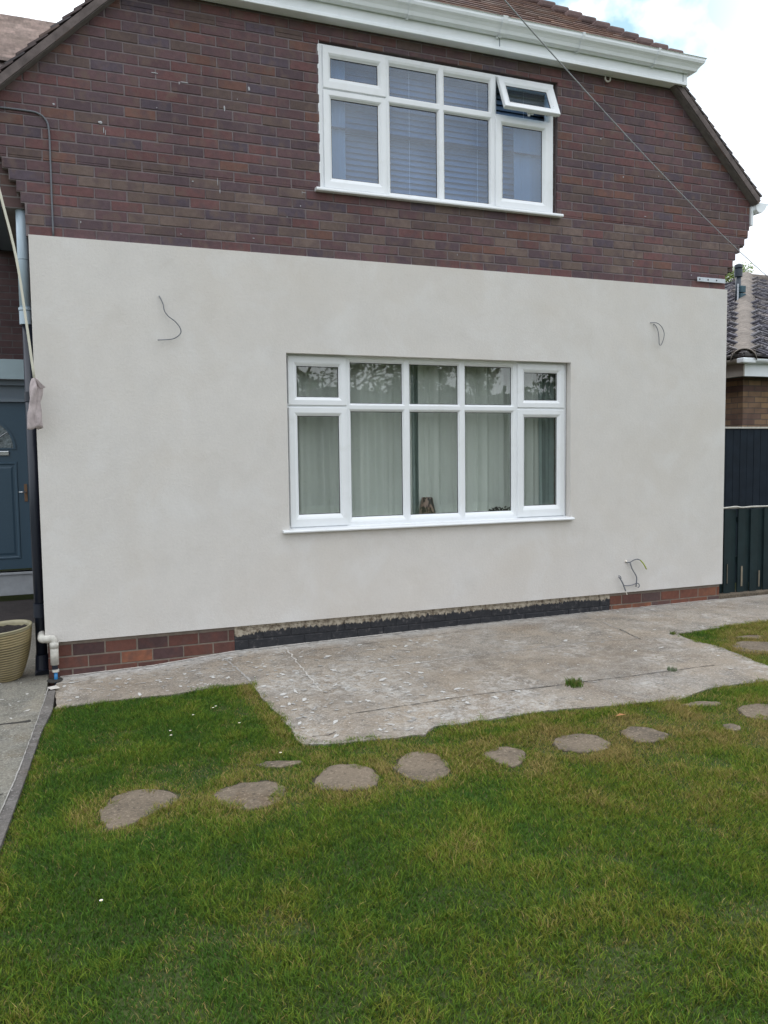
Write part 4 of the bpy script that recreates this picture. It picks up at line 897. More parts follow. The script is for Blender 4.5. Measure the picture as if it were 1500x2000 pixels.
# half hip slope
o = Vector((CX, -.20, 5.075)); v = Vector((0, 1, .8)).normalized(); u = Vector((1, 0, 0)); n_ = u.cross(v)
S2 = math.sqrt(1 + .64); VT = 2.75 * S2
def ur(vv):
    z = 5.075 + vv / S2 * .8; h = half(z) - .0; return (-h, h)
b = MB(); tile_slope(b, o, u, v, n_, VT, ur, pal=CLAY, th=.012, gauge=.10); b.build('half_hip_slope', M['tile'], house)
b = MB(); P = [o + u * -half(5.075) + n_ * -.005, o + u * half(5.075) + n_ * -.005, o + v * VT + n_ * -.005]; P2 = [p - n_ * .04 for p in P]
b.add(P + P2, [(0, 1, 2), (5, 4, 3), (0, 3, 4, 1), (1, 4, 5, 2), (2, 5, 3, 0)]); b.build('half_hip_deck', M['verge'], house)
# bonnet tiles stepping up the right hip (and the left one)
for sgn in (1, -1):
    b = MB(); a0 = Vector((CX + sgn * half(5.10), -.16, 5.10)); a1 = Vector((CX, 2.55, 7.30)); d = (a1 - a0); Ld = d.length; d.normalize(); k = 0; t = .05
    while t < Ld:
        c0 = a0 + d * t; rr = .075
        b.obox(c0, Vector((1, 0, 0)), Vector((0, 1, 0)), Vector((0, 0, 1)), -.085, .085, -.08, .12, -.03, .038, shades((.14, .095, .09), .2)); t += .155
    b.build('hip_tiles', M['tile'], house, bevel=.02)
# side eave on the right: barge end, fascia and gutter end
b = MB(); b.box(6.125, 6.150, -.012, 8, 3.75, 3.93); b.build('side_fascia', M['upvc_board'], house)
b = MB()
P = [(6.150, 3.955), (6.150, 3.895), (6.18, 3.868), (6.225, 3.872), (6.262, 3.905), (6.285, 3.945), (6.318, 3.955), (6.312, 3.962), (6.150, 3.962)]
b.prism(P, 'y', -.05, 8); b.build('side_gutter', M['upvc_board'], house)
# left eave running back above the porch
b = MB(); b.box(-.86, -.64, .02, 3.69, 3.83, 3.845); b.build('side_soffit', M['soffit'], house)
b = MB(); b.box(-.885, -.861, -.012, 3.69, 3.80, 3.95); b.build('side_fascia', M['soffit'], house)

# ---- galvanised strap over the render on the right
b = MB(); b.box(5.455, 5.80, -.024, -.0205, 3.163, 3.203)
st_ = b.build('metal_strap', M['galv'], label='galvanised steel strap with holes fixed to the brick above the right end of the render', cat='bracket', bevel=.001)
b = MB()
for x in (5.483, 5.585, 5.69):
    b = MB(); b.add([(x + .0085 * math.cos(q), -.0246, 3.183 + .0085 * math.sin(q)) for q in [6.283 * i / 12 for i in range(12)]], [tuple(range(12))[::-1]])
    b.build('screw_hole', M['gasket'], st_)

# ---- pipes
pp = empty('grey_downpipe', (-.49, .12, 2.5), label='pale grey upper length of downpipe at the left wall corner', cat='pipe')
b = MB(); b.tube([(-.495, .12, 2.54), (-.495, .12, 3.5)], .038, 24); b.build('pipe', M['greypipe'], pp, smooth=True)
b = MB(); b.tube([(-.495, .12, 2.50), (-.495, .12, 2.60)], .042, 24); b.tube([(-.495, .12, 2.60), (-.495, .12, 2.617)], .046, 24)
b.build('socket', M['greypipe'], pp, smooth=False)
b = MB(); b.tube([(-.495, .12, 2.5935), (-.495, .12, 2.599)], .0445, 24); b.build('seal_ring', M['soffit'], pp); b = MB(); b.tube([(-.495, .12, 2.953), (-.495, .12, 2.958)], .0386, 24); b.build('seal_ring', M['soffit'], pp)
pk = empty('black_soil_pipe', (-.48, .13, 0), label='tall black soil pipe beside the render edge, under the grey downpipe', cat='pipe')
b = MB(); b.tube([(-.482, .13, -.10), (-.482, .13, 2.55)], .0395, 24); b.build('pipe', M['dark'], pk, smooth=True)
b = MB(); b.tube([(-.482, .13, .37), (-.482, .13, .47)], .046, 24); b.build('collar', M['dark'], pk); b = MB(); b.tube([(-.482, .13, 1.95), (-.482, .13, 2.02)], .044, 24); b.build('collar', M['dark'], pk)
b = MB(); b.tube([(-.482, .13, .09), (-.482, .13, -.03), (-.482, .09, -.06)], [.045, .052, .052], 20); b.build('shoe', M['dark'], pk)
b = MB(); b.lathe([(.0001, 0), (.006, 0), (.006, .008), (.0001, .010)], 10, centre=(0, 0, 0)); 
wp = empty('waste_pipe', (-.43, -.06, .24), label='weathered white overflow elbow pipe at the lower left wall corner', cat='pipe')
b = MB(); b.tube(smooth_path([(-.475, .10, .245), (-.475, .03, .243), (-.474, -.035, .240), (-.462, -.062, .240), (-.43, -.065, .240), (-.41, -.065, .240)], 5), .0275, 18); b.build('elbow', M['oldpipe'], wp, smooth=True)
b = MB(); b.tube(smooth_path([(-.42, -.065, .240), (-.402, -.065, .238), (-.394, -.065, .226), (-.392, -.065, .205)], 5), .0265, 18); b.tube([(-.392, -.065, .215), (-.392, -.065, .048)], .0285, 18); b.tube([(-.392, -.065, .215), (-.392, -.065, .17)], .031, 18)
b.build('drop_pipe', M['oldpipe'], wp, smooth=True)
b = MB(); b.tube([(-.392, -.065, .048), (-.392, -.065, .012)], .020, 16); b.build('black_coupling', M['dark'], wp)
b = MB(); b.tube([(-.388, -.068, .014), (-.388, -.068, -.004)], .024, 16); b.build('clip', M['oldpipe'], wp)
b = MB(); b.tube([(-.388, -.07, .0), (-.388, -.085, -.09)], .0125, 14); b.build('blue_pipe', M['bluepipe'], wp, smooth=True)
b = MB(); b.add([(-.395 + .055 * math.cos(q), -.10 + .075 * math.sin(q), G(-.395) + .0055) for q in [6.283 * i / 20 for i in range(20)]], [tuple(range(20))]); b.build('drain_gully', M['crackd'], path)

# ---- loose cables
def cable(name, pts, r, m, label, group='loose cables hanging out of the render', n=6):
    e = empty(name, pts[0], label=label, cat='cable', group=group); b = MB(); b.tube(smooth_path(pts, n), r, 8); b.build('sheath', m, e, smooth=True); return e
c1 = cable('loose_cable', [(.425, .0, 2.735), (.430, -.03, 2.722), (.452, -.045, 2.665), (.458, -.05, 2.62), (.485, -.055, 2.58), (.53, -.06, 2.545), (.566, -.06, 2.50), (.570, -.06, 2.46), (.535, -.06, 2.425), (.488, -.055, 2.41), (.402, -.05, 2.403)], .0038, M['cable'], 'long curled grey cable hanging from the upper left of the render')
c2 = cable('loose_cable', [(4.905, .0, 2.745), (4.912, -.03, 2.742), (4.962, -.05, 2.738), (5.01, -.055, 2.705), (5.036, -.06, 2.65), (5.033, -.06, 2.60), (5.012, -.06, 2.55), (4.995, -.06, 2.532), (4.985, -.055, 2.545), (4.984, -.05, 2.61), (4.972, -.045, 2.68), (4.950, -.03, 2.725), (4.935, .0, 2.735)], .0034, M['cable'], 'looped grey cable hanging from the upper right of the render')
c3 = cable('loose_cable', [(4.645, .0, .500), (4.66, -.03, .487), (4.683, -.04, .486), (4.688, -.05, .462), (4.706, -.05, .42), (4.742, -.05, .37), (4.757, -.05, .335), (4.754, -.05, .285), (4.754, -.045, .250)], .0055, M['cable'], 'lowest cable cluster at the lower right of the render with a green wire end')
b = MB(); b.tube(smooth_path([(4.683, -.04, .486), (4.715, -.05, .506), (4.753, -.055, .516), (4.79, -.058, .505)], 5), .005, 8); b.build('grey_tail', M['cable'], c3, smooth=True)
b = MB(); b.tube(smooth_path([(4.79, -.058, .505), (4.825, -.06, .470), (4.862, -.06, .415)], 5), .0062, 8); b.build('green_end', M['earth'], c3, smooth=True)
b = MB(); b.tube(smooth_path([(4.60, -.05, .274), (4.66, -.05, .268), (4.72, -.05, .274), (4.76, -.05, .285), (4.785, -.05, .272), (4.787, -.05, .25), (4.772, -.05, .243)], 5), .0042, 8); b.build('cross_wire', M['cable'], c3, smooth=True)
b = MB(); b.tube(smooth_path([(4.548, -.05, .362), (4.56, -.055, .345), (4.585, -.06, .305), (4.605, -.06, .262), (4.622, -.06, .222)], 5), .0062, 8); b.tube(smooth_path([(4.552, -.045, .372), (4.568, -.05, .364), (4.575, -.055, .340)], 4), .0035, 6); b.build('stripped_tail', M['cable'], c3, smooth=True)
b = MB(); b.tube([(4.622, -.06, .222), (4.640, -.06, .185)], .0045, 8); b.build('bare_end', M['copper'], c3); b = MB(); b.tube([(4.645, -.022, .502), (4.655, -.032, .495)], .009, 8); b.build('bare_end', M['copper'], c3)

# rope with a cloth bundle
rp_ = MB(); rp_.tube(smooth_path([(-.720, -.10, 3.88), (-.665, -.115, 3.60), (-.607, -.13, 3.315), (-.528, -.145, 2.91), (-.484, -.15, 2.50), (-.445, -.15, 2.08)], 5), .0085, 8)
rp_.build('rope', M['rope'], smooth=True, label='cream rope slanting down the left corner past the downpipe', cat='rope')
cb_ = MB(); n = 28; rows = 22
vs = []
for k in range(rows + 1):
    t = k / rows; z = 2.095 - .345 * t; r = .012 + .024 * min(1, t * 5) + .004 * math.sin(t * 9); cx_ = -.445 - .012 * t + .006 * math.sin(t * 7); 
    for j in range(n):
        q = 6.283 * j / n; rr = r * (1 + .30 * math.sin(3 * q + t * 3) + .16 * math.sin(7 * q - t * 5) + .10 * math.sin(5 * q + 14 * t))
        vs.append((cx_ + rr * math.cos(q), -.15 + rr * math.sin(q) * .8, z - .012 * math.sin(2 * q) * (t > .9)))
cb_.add(vs, [(k * n + j, k * n + (j + 1) % n, (k + 1) * n + (j + 1) % n, (k + 1) * n + j) for k in range(rows) for j in range(n)] + [tuple(range(n))[::-1], tuple(range(rows * n, rows * n + n))])
for k in range(3):   # loose corner at the knot
    cb_.add([(-.445, -.165, 2.10 - .01 * k), (-.43, -.19, 2.085), (-.395 + .01 * k, -.18, 2.03), (-.41, -.172, 2.02), (-.44, -.165, 2.05)], [(0, 1, 2, 3, 4)])
cb_.build('hanging_cloth', M['cloth'], smooth=True, label='grubby pinkish cloth knotted to the end of the cream rope', cat='cloth')

# plant pot
px_, py_ = -.728, .09; pz = G(px_) + .004
pot = empty('plant_pot', (px_, py_, pz), label='ribbed ochre glazed plant pot standing on the path at the left', cat='plant pot')
prof = []; Hh = .385
def prad(t): return float(np.interp(t, [0, .12, .3, .5, .7, .88, 1], [.104, .130, .158, .180, .192, .198, .200]))
prof.append((.0001, 0)); prof.append((.098, 0)); prof.append((.106, .006))
t = .03
while t < .95:
    r = prad(t); prof += [(r - .010, Hh * t - .0050), (r + .001, Hh * t - .002), (r + .003, Hh * t + .004), (r - .003, Hh * t + .0105)]; t += .048
prof += [(prad(1) + .000, Hh - .012), (prad(1) + .004, Hh - .004), (prad(1), Hh + .002), (prad(1) - .012, Hh), (prad(1) - .016, Hh - .02), (prad(.7) - .016, Hh * .68)]
b = MB(); b.lathe(prof, 96, centre=(px_, py_, pz), c=(.36, .31, .17)); cc = []
for v_ in b.v:
    zt = (v_[2] - pz) / Hh; k = 1.0; g0 = (.27, .215, .105) if math.hypot(v_[0] - px_, v_[1] - py_) > prad(zt) - .004 and zt < .95 else ((.10, .08, .04) if zt < .94 else (.30, .27, .17)); cc.append(g0)
b.c = cc
# the rim is slanted and the body leans a little
b.v = [(v_[0] + .02 * ((v_[2] - pz) / Hh) ** 2, v_[1], v_[2]) for v_ in b.v]
b.build('pot_body', M['pot'], pot, smooth=True)
b = MB(); n = 40; vs = [(px_ + .01, py_, pz + Hh * .925)]
for k in range(1, 6):
    for j in range(n): q = 6.283 * j / n; r = .184 * k / 5; vs.append((px_ + .012 + r * math.cos(q), py_ + r * math.sin(q), pz + Hh * .915 + random.uniform(-.006, .006)))
b.add(vs, [(0, 1 + j, 1 + (j + 1) % n) for j in range(n)] + [(1 + k * n + j, 1 + (k + 1) * n + j, 1 + (k + 1) * n + (j + 1) % n, 1 + k * n + (j + 1) % n) for k in range(4) for j in range(n)])
b.build('potting_soil', M['soil'], pot, smooth=True)
pot.rotation_euler = (math.radians(2), math.radians(-4.5), 0)

# ================================================================== recessed porch wing at the left
wing = empty('porch_wing', (-1.6, 3.7, 0), label='recessed brick wing with a slate blue door behind the left corner', cat='house')
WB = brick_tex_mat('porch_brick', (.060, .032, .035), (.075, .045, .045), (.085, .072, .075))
b = MB(); DX0, DX1 = -1.56, -.672
b.box(-4, DX0 - .06, 3.7, 3.95, -.15, 5.2); b.box(DX1 + .05, -.436, 3.7, 3.95, -.15, 5.2); b.box(DX0 - .06, DX1 + .05, 3.7, 3.95, 2.64, 5.2); b.box(-4, -3.8, 3.95, 8, -.15, 5.2)
b.build('wall', WB, wing)
b = MB(); b.box(-4, DX1 + .055, 3.655, 3.71, 2.42, 2.64); b.build('lintel', M['beam'], wing, bevel=.004)
b = MB(); b.box(DX0 - .06, DX1 + .05, 3.66, 3.82, .0, .262); b.box(DX0 - .1, DX1 + .06, 3.64, 3.80, .235, .262); b.build('doorstep', M['step'], wing, bevel=.004)
df = MB(); df.box(DX0 - .06, DX0, 3.73, 3.82, .262, 2.42); df.box(DX1, DX1 + .05, 3.73, 3.82, .262, 2.42); df.box(DX0, DX1, 3.74, 3.82, 2.36, 2.42); df.box(DX0, DX1, 3.735, 3.82, 2.175, 2.21); df.box(DX0, DX1, 3.80, 3.83, 2.21, 2.36)
df.build('door_frame', M['soffit'], wing)
dr = MB(); xm = (DX0 + DX1) / 2; yd = 3.775; dr.box(DX0 + .004, DX1 - .004, yd, yd + .045, .285, 2.172)
for xa, xb, za, zb in ((DX0 + .11, xm - .04, .40, 1.50), (xm + .04, DX1 - .11, .40, 1.50)):
    dr.ring(xa, xb, za, zb, [(0, yd - .001), (.006, yd - .009), (.020, yd - .009), (.030, yd - .001)]); dr.ring(xa + .05, xb - .05, za + .05, zb - .05, [(0, yd - .001), (.02, yd - .007)]); dr.box(xa + .07, xb - .07, yd - .007, yd, za + .07, zb - .07)
door = dr.build('door', M['door'], wing)
# arched light
R0 = .30; arc = [(xm + R0 * math.cos(q), 1.66 + .32 * math.sin(q)) for q in [math.pi * i / 18 for i in range(19)]]
b = MB(); arc_o = [(xm + (R0 + .03) * math.cos(q), 1.645 + .36 * math.sin(q)) for q in [math.pi * i / 18 for i in range(19)]]
k = 19; vs = [(x, yd - .012, z) for x, z in arc_o] + [(x, yd - .012, z) for x, z in arc] + [(x, yd, z) for x, z in arc_o] + [(x, yd, z) for x, z in arc]
fs = [(i, i + 1, k + i + 1, k + i) for i in range(k - 1)] + [(2 * k + i, i, i + 1, 2 * k + i + 1) for i in range(k - 1)][:0] + [(i, 2 * k + i, 2 * k + i + 1, i + 1) for i in range(k - 1)] + [(k + i, k + i + 1, 3 * k + i + 1, 3 * k + i) for i in range(k - 1)] + [(0, k, 2 * k - 1, k - 1)]
b.add(vs, fs); b.build('arch_frame', M['door'], door)
b = MB(); b.add([(x, yd - .004, z) for x, z in arc], [tuple(range(19))]); 
gm = mat('leaded_door_glass', (.10, .13, .14), rough=.12, spec=.8, noise=[(14, .7, 4)], bump=[(16, .6, .02)]); b.build('arch_glass', gm, door)
b = MB()
for q in (.6, 1.2, 1.57, 1.94, 2.55): b.tube([(xm, yd - .008, 1.67), (xm + R0 * math.cos(q), yd - .008, 1.66 + .32 * math.sin(q))], .004, 6)
b.tube([(xm + .15 * math.cos(q), yd - .008, 1.66 + .17 * math.sin(q)) for q in [math.pi * i / 12 for i in range(13)]], .004, 6); b.build('leading', M['galv'], door)
b = MB(); b.box(-.97 - .12, -.862, yd - .018, yd - .002, 1.575, 1.625); b.build('letterbox', M['chrome'], door, bevel=.005)
b = MB(); b.tube([(-.706, yd, 1.158), (-.706, yd - .05, 1.158), (-.775, yd - .052, 1.160)], .008, 10); b.build('door_handle', M['chrome'], door, smooth=True)
b = MB(); b.box(-.722, -.688, yd - .007, yd - .001, 1.05, 1.25); b.build('handle_plate', M['brass'], door, bevel=.003)
# porch wing roof (its rear slope is the pinkish tiled one over the left shoulder)
# ================================================================== house behind on the left
nh = empty('rear_house', (-4, 12, 0), label='house behind with pale pinkish tiled roof at the upper left', cat='house')
b = MB(); b.box(-9, .9, 9.4, 15.5, -.15, 7.5); b.build('wall', core_m, nh)
o = Vector((-9.5, 8.9, 7.36)); v = Vector((0, 1, 1.0)).normalized(); u = Vector((1, 0, 0)); n_ = u.cross(v)
PINK = [(.52, .44, .41), (.57, .48, .45), (.48, .41, .38), (.55, .47, .44)]
b = MB(); Vn = 2.62 * math.sqrt(2)
tile_slope(b, o, u, v, n_, Vn, lambda q: (5.2, 11.2), tw=.27, gauge=.125, th=.050, gap=0, jit=.001, pal=PINK, v0=1.2 * math.sqrt(2), head=1.3); b.build('roof_tiles', M['tile'], nh)
b = MB(); P = [Vector((-9.5, 8.9, 7.35)), Vector((1.7, 8.9, 7.35)), Vector((1.7, 11.52, 9.97)), Vector((1.7, 14.2, 7.35)), Vector((-9.5, 14.2, 7.35)), Vector((-9.5, 11.52, 9.97))]
b.add(P, [(0, 1, 2, 5), (5, 2, 3, 4), (1, 3, 2), (0, 5, 4), (0, 4, 3, 1)]); b.build('roof', M['verge'], nh)
b = MB(); b.tube([(-9.5, 11.52, 9.95), (1.7, 11.52, 9.95)], .09, 12); b.build('ridge', mat('pink_ridge', (.30, .23, .21), rough=.9, noise=[(12, .25, 5)]), nh, smooth=True)

# ================================================================== bungalow at the right
bg = empty('bungalow', (8.2, 2.2, 0), label='low yellow-brown brick bungalow with grey hipped roof at the right edge', cat='house')
CXb, CYb = 8.00, 1.93       # fascia corner towards us
YB = brick_tex_mat('yellow_brown_brick', (.30, .19, .10), (.13, .075, .06), (.11, .085, .07))
b = MB(); b.box(CXb + .22, CXb + 9, CYb + .22, CYb + 9, -.15, 2.56); b.build('wall', YB, bg)
b = MB(); b.box(CXb + .02, CXb + 9.2, CYb + .0, CYb + .02, 2.50, 2.70); b.build('fascia', M['upvc_board'], bg)
b = MB(); b.box(CXb, CXb + .02, CYb, CYb + 9, 2.50, 2.70); b.build('side_fascia', M['beige'], bg)
b = MB(); b.box(CXb + .02, CXb + 9, CYb + .02, CYb + 9, 2.51, 2.53); b.build('soffit', M['soffit'], bg)
def half_round(b, p0, p1, r=.055, th=.004):
    p0, p1 = Vector(p0), Vector(p1); d = (p1 - p0).normalized(); s_ = d.cross(Vector((0, 0, 1))).normalized(); n = 10; vs = []
    for p in (p0, p1):
        for rr in (r, r - th): vs += [p + s_ * rr * math.cos(q) - Vector((0, 0, 1)) * rr * math.sin(q) for q in [math.pi * i / n for i in range(n + 1)]]
    m_ = n + 1; fs = []
    for i in range(n): fs += [(i, i + 1, 2 * m_ + i + 1, 2 * m_ + i), (m_ + i, 3 * m_ + i, 3 * m_ + i + 1, m_ + i + 1)]
    fs += [(0, 2 * m_, 3 * m_, m_), (n, m_ + n, 3 * m_ + n, 2 * m_ + n)] + [tuple(range(m_)), tuple(range(2 * m_, 3 * m_))[::-1]]
    b.add(vs, fs)
b = MB(); half_round(b, (CXb - .0, CYb - .06, 2.715), (CXb + 9.2, CYb - .06, 2.715)); g1 = b.build('gutter', M['upvc_board'], bg)
b = MB(); half_round(b, (CXb - .06, CYb + .0, 2.715), (CXb - .06, CYb + 9, 2.715)); b.build('side_gutter', M['beige'], bg)
b = MB(); b.box(CXb - .125, CXb + .09, CYb - .125, CYb + .0, 2.655, 2.725); b.build('gutter_corner', M['upvc_board'], g1, bevel=.015)
TAN = .50; Dp = 4.2; Hb = Dp * TAN; zb0 = 2.72
GT = [(.15, .145, .16), (.12, .115, .135), (.18, .165, .17), (.19, .17, .165), (.10, .095, .115)]
sv = math.sqrt(1 + TAN ** 2)
# front slope (faces the camera, -y) and left slope (-x)
def bung_slope(o, u, v, n_, mir):
    b = MB(); tw, ga = .30, .30; r = 0; vv = 0
    while vv < Dp * sv:
        a = vv / sv; k = math.floor(a / tw); 
        while k * tw + (tw / 2 if r % 2 else 0) < min(a + 4.6, 9.0):
            p = k * tw + (tw / 2 if r % 2 else 0); q = p + tw - .006; k += 1
            if q < a + .03: continue
            p = max(p, a - .02); c = shades(random.choice(GT), .2); j = random.uniform(-.004, .004)
            b.obox(o, u, v, n_, p, q, vv, min(vv + ga * 1.25, Dp * sv), .028 + j, .055 + j, c, .0, .02)
            # the rolled side lap of an interlocking tile
            b.obox(o, u, v, n_, p, p + .05, vv - .004, min(vv + ga * 1.1, Dp * sv), .045 + j, .078 + j, c, .015, .045)
            if q - p > .2: b.obox(o, u, v, n_, p + .14, p + .185, vv - .004, min(vv + ga * 1.1, Dp * sv), .045 + j, .074 + j, c, .015, .042)
        vv += ga; r += 1
    return b
o = Vector((CXb - .09, CYb - .09, zb0)); v = Vector((0, 1, TAN)).normalized(); n_ = Vector((1, 0, 0)).cross(v)
bung_slope(o, Vector((1, 0, 0)), v, n_, 1).build('front_roof_slope', M['bung_roof'], bg)
v = Vector((1, 0, TAN)).normalized(); n_ = v.cross(Vector((0, 1, 0)))
if n_.z < 0: n_ = -n_
bung_slope(o, Vector((0, 1, 0)), v, n_, -1).build('side_roof_slope', M['bung_roof'], bg)
b = MB(); P = [Vector((CXb - .09, CYb - .09, zb0 - .01)), Vector((CXb + 10, CYb - .09, zb0 - .01)), Vector((CXb + 10, CYb - .09 + Dp, zb0 + Hb - .01)), Vector((CXb - .09 + Dp, CYb - .09 + Dp, zb0 + Hb - .01)), Vector((CXb - .09 + Dp, CYb + 9, zb0 + Hb - .01)), Vector((CXb - .09, CYb + 9, zb0 - .01)), Vector((CXb + 10, CYb + 9, zb0 + Hb - .01))]
b.add(P, [(0, 1, 2, 3), (0, 3, 4, 5), (3, 2, 6, 4)]); b.build('roof_deck', M['verge'], bg)
b = MB(); a0 = Vector((CXb - .05, CYb - .05, zb0 + .02)); a1 = Vector((CXb - .09 + Dp, CYb - .09 + Dp, zb0 + Hb + .03)); Lh = (a1 - a0).length; d = (a1 - a0).normalized(); t = 0
side = Vector((1, -1, 0)).normalized(); upn = side.cross(d) if side.cross(d).z > 0 else d.cross(side)
n = 14; vs = []; m_ = n + 1; rows = 0
while t < Lh + .1:
    ph = (t % .42) / .42; rr = .150 - .004 * ph + .0022 * math.sin(t * 68) + random.uniform(-.0012, .0012); c0 = a0 + d * t - upn * .05
    vs += [c0 + side * rr * math.cos(q) + upn * rr * math.sin(q) for q in [math.pi * i / n for i in range(n + 1)]]; rows += 1; t += .02
b.add(vs, [(r * m_ + i, r * m_ + i + 1, (r + 1) * m_ + i + 1, (r + 1) * m_ + i) for r in range(rows - 1) for i in range(n)])
hp = b.build('hip_ridge', M['ridge'], bg, smooth=True); md = hp.modifiers.new('t', 'SOLIDIFY'); md.thickness = .009
b = MB(); b.obox(a0 + d * .05, side, d, upn, -.13, .13, 0, .06, -.08, .07); b.build('hip_end_mortar', M['verge'], bg)
b = MB(); b.tube([(CXb + Dp - .1, CYb + Dp - .09, zb0 + Hb), (CXb + 10, CYb + Dp - .09, zb0 + Hb)], .12, 12); b.build('ridge', M['ridge'], bg, smooth=True)
# vent pipe in front of the bungalow roof, on the far side of our house corner
vp = empty('vent_pipe', (6.9, 1.5, 0), label='dark flue pipe with cowl and lead collar in front of the bungalow hip', cat='pipe')
def ray(px, py, t):
    return CAMP + (FW + RX * ((px - 750) / 1588.1) + UP * ((1000 - py) / 1588.1)) * t
# the point of the side slope behind pixel-measured foot of the flue
d_ = (ray(1441, 590, 1.0) - CAMP); t_h = (zb0 + .06 + (CAMP.x - (CXb - .09)) * TAN - CAMP.z) / (d_.z - d_.x * TAN); c0 = CAMP + d_ * t_h
VPX, VPY, VPZ = c0.x, c0.y, c0.z; vp.location = c0; hV = 73 / 1588.1 * t_h
b = MB(); b.tube([(VPX, VPY, VPZ), (VPX, VPY, VPZ + hV * .72)], .045, 16); b.build('pipe', M['vent'], vp, smooth=True)
b = MB(); b.tube([(VPX, VPY, VPZ + hV * .66), (VPX, VPY, VPZ + hV * .86)], .066, 16); b.tube([(VPX, VPY, VPZ + hV * .86), (VPX, VPY, VPZ + hV * .90), (VPX, VPY, VPZ + hV * .97), (VPX, VPY, VPZ + hV)], [.045, .068, .064, .035], 16); b.build('cowl', M['vent'], vp)
b = MB(); b.box(VPX - .05, VPX + .06, VPY - .12, VPY - .046, VPZ + .03, VPZ + hV * .20); b.box(VPX - .05, VPX + .055, VPY - .12, VPY - .046, VPZ + hV * .22, VPZ + hV * .40); b.build('lead_collar', M['teal'], vp, bevel=.01)
b = MB(); b.tube([(VPX - .05, VPY - .07, VPZ - .06), (VPX - .07, VPY - .07, VPZ - .03), (VPX - .07, VPY - .07, VPZ + hV * .45)], .014, 10); b.build('bracket', M['galv'], vp)

# ---- fences at the right
fn = empty('tall_fence', (7.2, 1.15, 0), label='tall near-black close-boarded fence behind the slatted gate', cat='fence')
b = MB(); x = 5.83
while x < 11: w_ = .105; b.box(x + .002, x + w_ - .003, 1.15 + random.uniform(0, .004), 1.172, -.05, 1.79 + random.uniform(-.001, .001)); x += w_
b.build('boards', M['fence2'], fn)
b = MB(); b.box(5.83, 11, 1.135, 1.18, 1.792, 1.812); b.build('capping', M['oldpipe'], fn)
gt_ = empty('slatted_gate', (6.3, .2, 0), label='low dark green slatted gate between the render corner and the right edge', cat='gate')
x = 5.845; k = 0
while x < 7.6:
    w_ = .088 + random.uniform(-.003, .003)
    b = MB(); yy = .165 + (k % 2) * .020; b.box(x, x + w_, yy, yy + .016, .045 + random.uniform(-.01, .01), .925 + random.uniform(-.005, .005)); b.build('slat', M['fence'], gt_, bevel=.002); x += w_ + (-.004 if k % 3 else .010); k += 1
b = MB(); b.box(5.84, 7.6, .202, .235, .78, .85); b.box(5.84, 7.6, .202, .235, .36, .43); b.build('rail', M['fence'], gt_)
b = MB(); b.tube(smooth_path([(5.84, .16, .945), (6.05, .16, .948), (6.16, .155, .955), (6.25, .155, .944), (6.4, .16, .948), (6.7, .16, .945), (7.6, .16, .948)], 6), .008, 8); b.tube([(5.84, .17, .940), (7.6, .17, .944)], .006, 6); b.build('white_top_wire', M['oldpipe'], gt_, smooth=True)
b = MB(); b.box(6.252, 6.272, .158, .1645, .12, .33); b.box(6.494, 6.506, .158, .1645, .10, .27); b.box(6.066, 6.071, .158, .1645, .16, .36); b.build('pale_gap_strip', M['raw'], gt_)
kb = MB(); kb.box(5.83, 9, .10, .30, -.10, .058); kb.build('gate_kerb', M['stone'], kind='structure', bevel=.01)

# ================================================================== overhead cable
A, B_ = ray(985, 0, 3.6), ray(1500, 541, 8.4); dv = B_ - A
pts = []
for i in range(-3, 16):
    t = i / 9.0; p = A + dv * t; pts.append(p + Vector((0, 0, -.16 * max(0, 1 - (2 * min(max(t, 0), 1) - 1) ** 2) * .35)))
b = MB(); b.tube(pts, .0030, 8)
b.build('overhead_cable', M['wire'], smooth=True, label='thin grey overhead cable crossing diagonally in front of the gable', cat='cable')

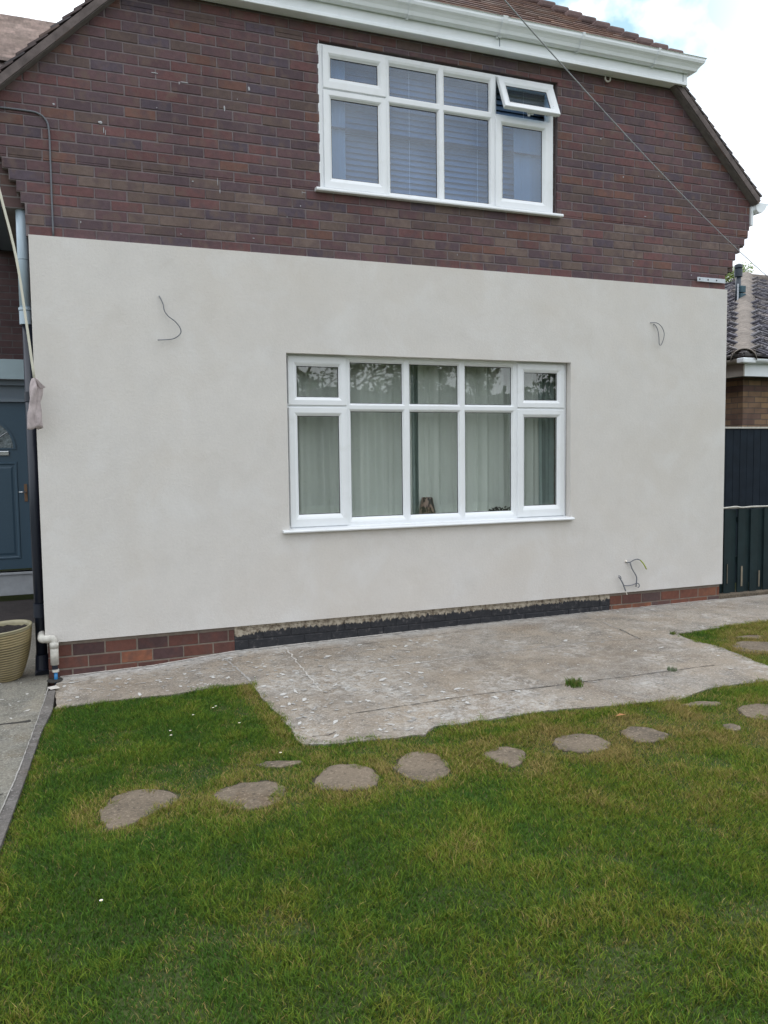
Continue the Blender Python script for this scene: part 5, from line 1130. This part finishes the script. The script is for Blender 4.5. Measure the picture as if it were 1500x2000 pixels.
# ================================================================== trees
def leaf_cloud(b, centre, rad, n, size, cols, r_):
    C0 = Vector(centre)
    for _ in range(n):
        while True:
            p = Vector((r_.uniform(-1, 1), r_.uniform(-1, 1), r_.uniform(-1, 1)))
            if p.length < 1: break
        q = C0 + Vector((p.x * rad[0], p.y * rad[1], p.z * rad[2])); a = Vector((r_.uniform(-1, 1), r_.uniform(-1, 1), r_.uniform(-1, 1))).normalized(); c = a.orthogonal().normalized() * size * r_.uniform(.25, .45); a = a * size * r_.uniform(.6, 1.3)
        col = r_.choice(cols); k = r_.uniform(.8, 1.2); b.add([q - a * .5, q + c, q + a * .5, q - c], [(0, 1, 2, 3)], (col[0] * k, col[1] * k, col[2] * k))
def tree(loc, H, label, seed, leaves=2200, size=.10, spread=1.6, cols=((.10, .16, .03), (.15, .21, .05), (.07, .11, .03)), group=None, lsz=.35):
    r_ = random.Random(seed); L0 = Vector(loc); e = empty('tree', loc, label=label, cat='tree', group=group); tb = MB(); lb = MB()
    def br(p, d, ln, rad, dep):
        n = 5; pts = [p]; q = p.copy(); dd = d.copy()
        for i in range(n):
            dd = (dd + Vector((r_.uniform(-.18, .18), r_.uniform(-.18, .18), r_.uniform(-.05, .14)))).normalized(); q = q + dd * ln / n; pts.append(q.copy())
        tb.tube(pts, [rad * (1 - .45 * i / n) for i in range(n + 1)], 8 if dep < 2 else 5, cap=False)
        if dep >= 4: tips.append(q); return
        for k in range(r_.choice((2, 3)) if dep else 4):
            i = r_.randint(2, n); an = r_.uniform(0, 6.28); nd_ = (dd * .8 + Vector((math.cos(an), math.sin(an), r_.uniform(.0, .5))) * .75).normalized()
            br(pts[i], nd_, ln * r_.uniform(.55, .75), rad * .5, dep + 1)
        tips.append(q)
    tips = []; br(L0, Vector((0, 0, 1)), H * .42, H * .022, 0)
    for t in tips: leaf_cloud(lb, t, (lsz * spread, lsz * spread, lsz), max(4, leaves // len(tips)), size, cols, r_)
    tb.build('trunk', M['bark'], e, smooth=True); lb.build('crown', M['leaf'], e)
p_ = ray(1413, 540, 24); te = empty('tree', (p_.x, p_.y, -.1), label='light green tree showing between the brick corner and the flue pipe', cat='tree'); r_ = random.Random(3)
tb = MB(); tb.tube([(p_.x, p_.y, -.1), (p_.x + .05, p_.y, 3), (p_.x, p_.y, p_.z)], [.16, .12, .03], 10); lb = MB()
for k in range(9):
    a_ = k * .7; q0 = Vector((p_.x, p_.y, p_.z - .9 + .11 * k)); q1 = q0 + Vector((math.cos(a_) * .35, math.sin(a_) * .6, .15)); tb.tube([q0, q1], [.03, .01], 6)
    leaf_cloud(lb, q1, (.22, .5, .2), 260, .065, ((.20, .28, .05), (.27, .35, .08), (.14, .21, .04)), r_)
leaf_cloud(lb, (p_.x, p_.y, p_.z - .1), (.36, .8, .36), 1500, .06, ((.20, .28, .05), (.27, .35, .08), (.14, .21, .04)), r_)
leaf_cloud(lb, (p_.x - .1, p_.y, p_.z - 1.3), (.55, 1.0, .9), 2600, .08, ((.20, .28, .05), (.14, .21, .04)), r_)
tb.build('trunk', M['bark'], te, smooth=True); lb.build('crown', M['leaf'], te)
# what stands across the garden, seen only as reflections in the downstairs glass
for i, (x, y_, h, sd_) in enumerate([(8.2, -21, 9.5, 21), (11.5, -20.0, 8.0, 22), (14.8, -21.5, 9.0, 23), (18.2, -21, 8.5, 24), (4.5, -22, 9, 25)]):
    tree((x, y_, -.15), h, ['tall open tree across the garden', 'shorter open tree across the garden, mid row', 'broad open tree across the garden', 'open tree at the far end of the row across the garden', 'open tree at the near end of the row across the garden'][i], sd_, 4500, .14, 1.5, ((.06, .09, .025), (.09, .12, .03), (.04, .06, .02)), 'trees across the garden')
r_ = random.Random(5); hb = MB()
for i in range(9000):
    x = r_.uniform(-6, 27); y_ = -18.5 + r_.uniform(-.6, .6); z = r_.uniform(-.1, 3.75 + .2 * math.sin(x * 1.3) + .12 * math.sin(x * 5)); a = Vector((r_.uniform(-1, 1), r_.uniform(-1, 1), r_.uniform(-1, 1))).normalized(); c = a.orthogonal().normalized() * .07; a *= .13
    q = Vector((x, y_, z)); k = r_.uniform(.6, 1.4); hb.add([q - a, q + c, q + a, q - c], [(0, 1, 2, 3)], (.05 * k, .075 * k, .03 * k))
hb.box(-6, 27, -18.8, -18.2, -.15, 3.55, (.03, .045, .02))
hb.build('hedge', M['hedge'], label='long dark clipped hedge across the garden', cat='hedge')
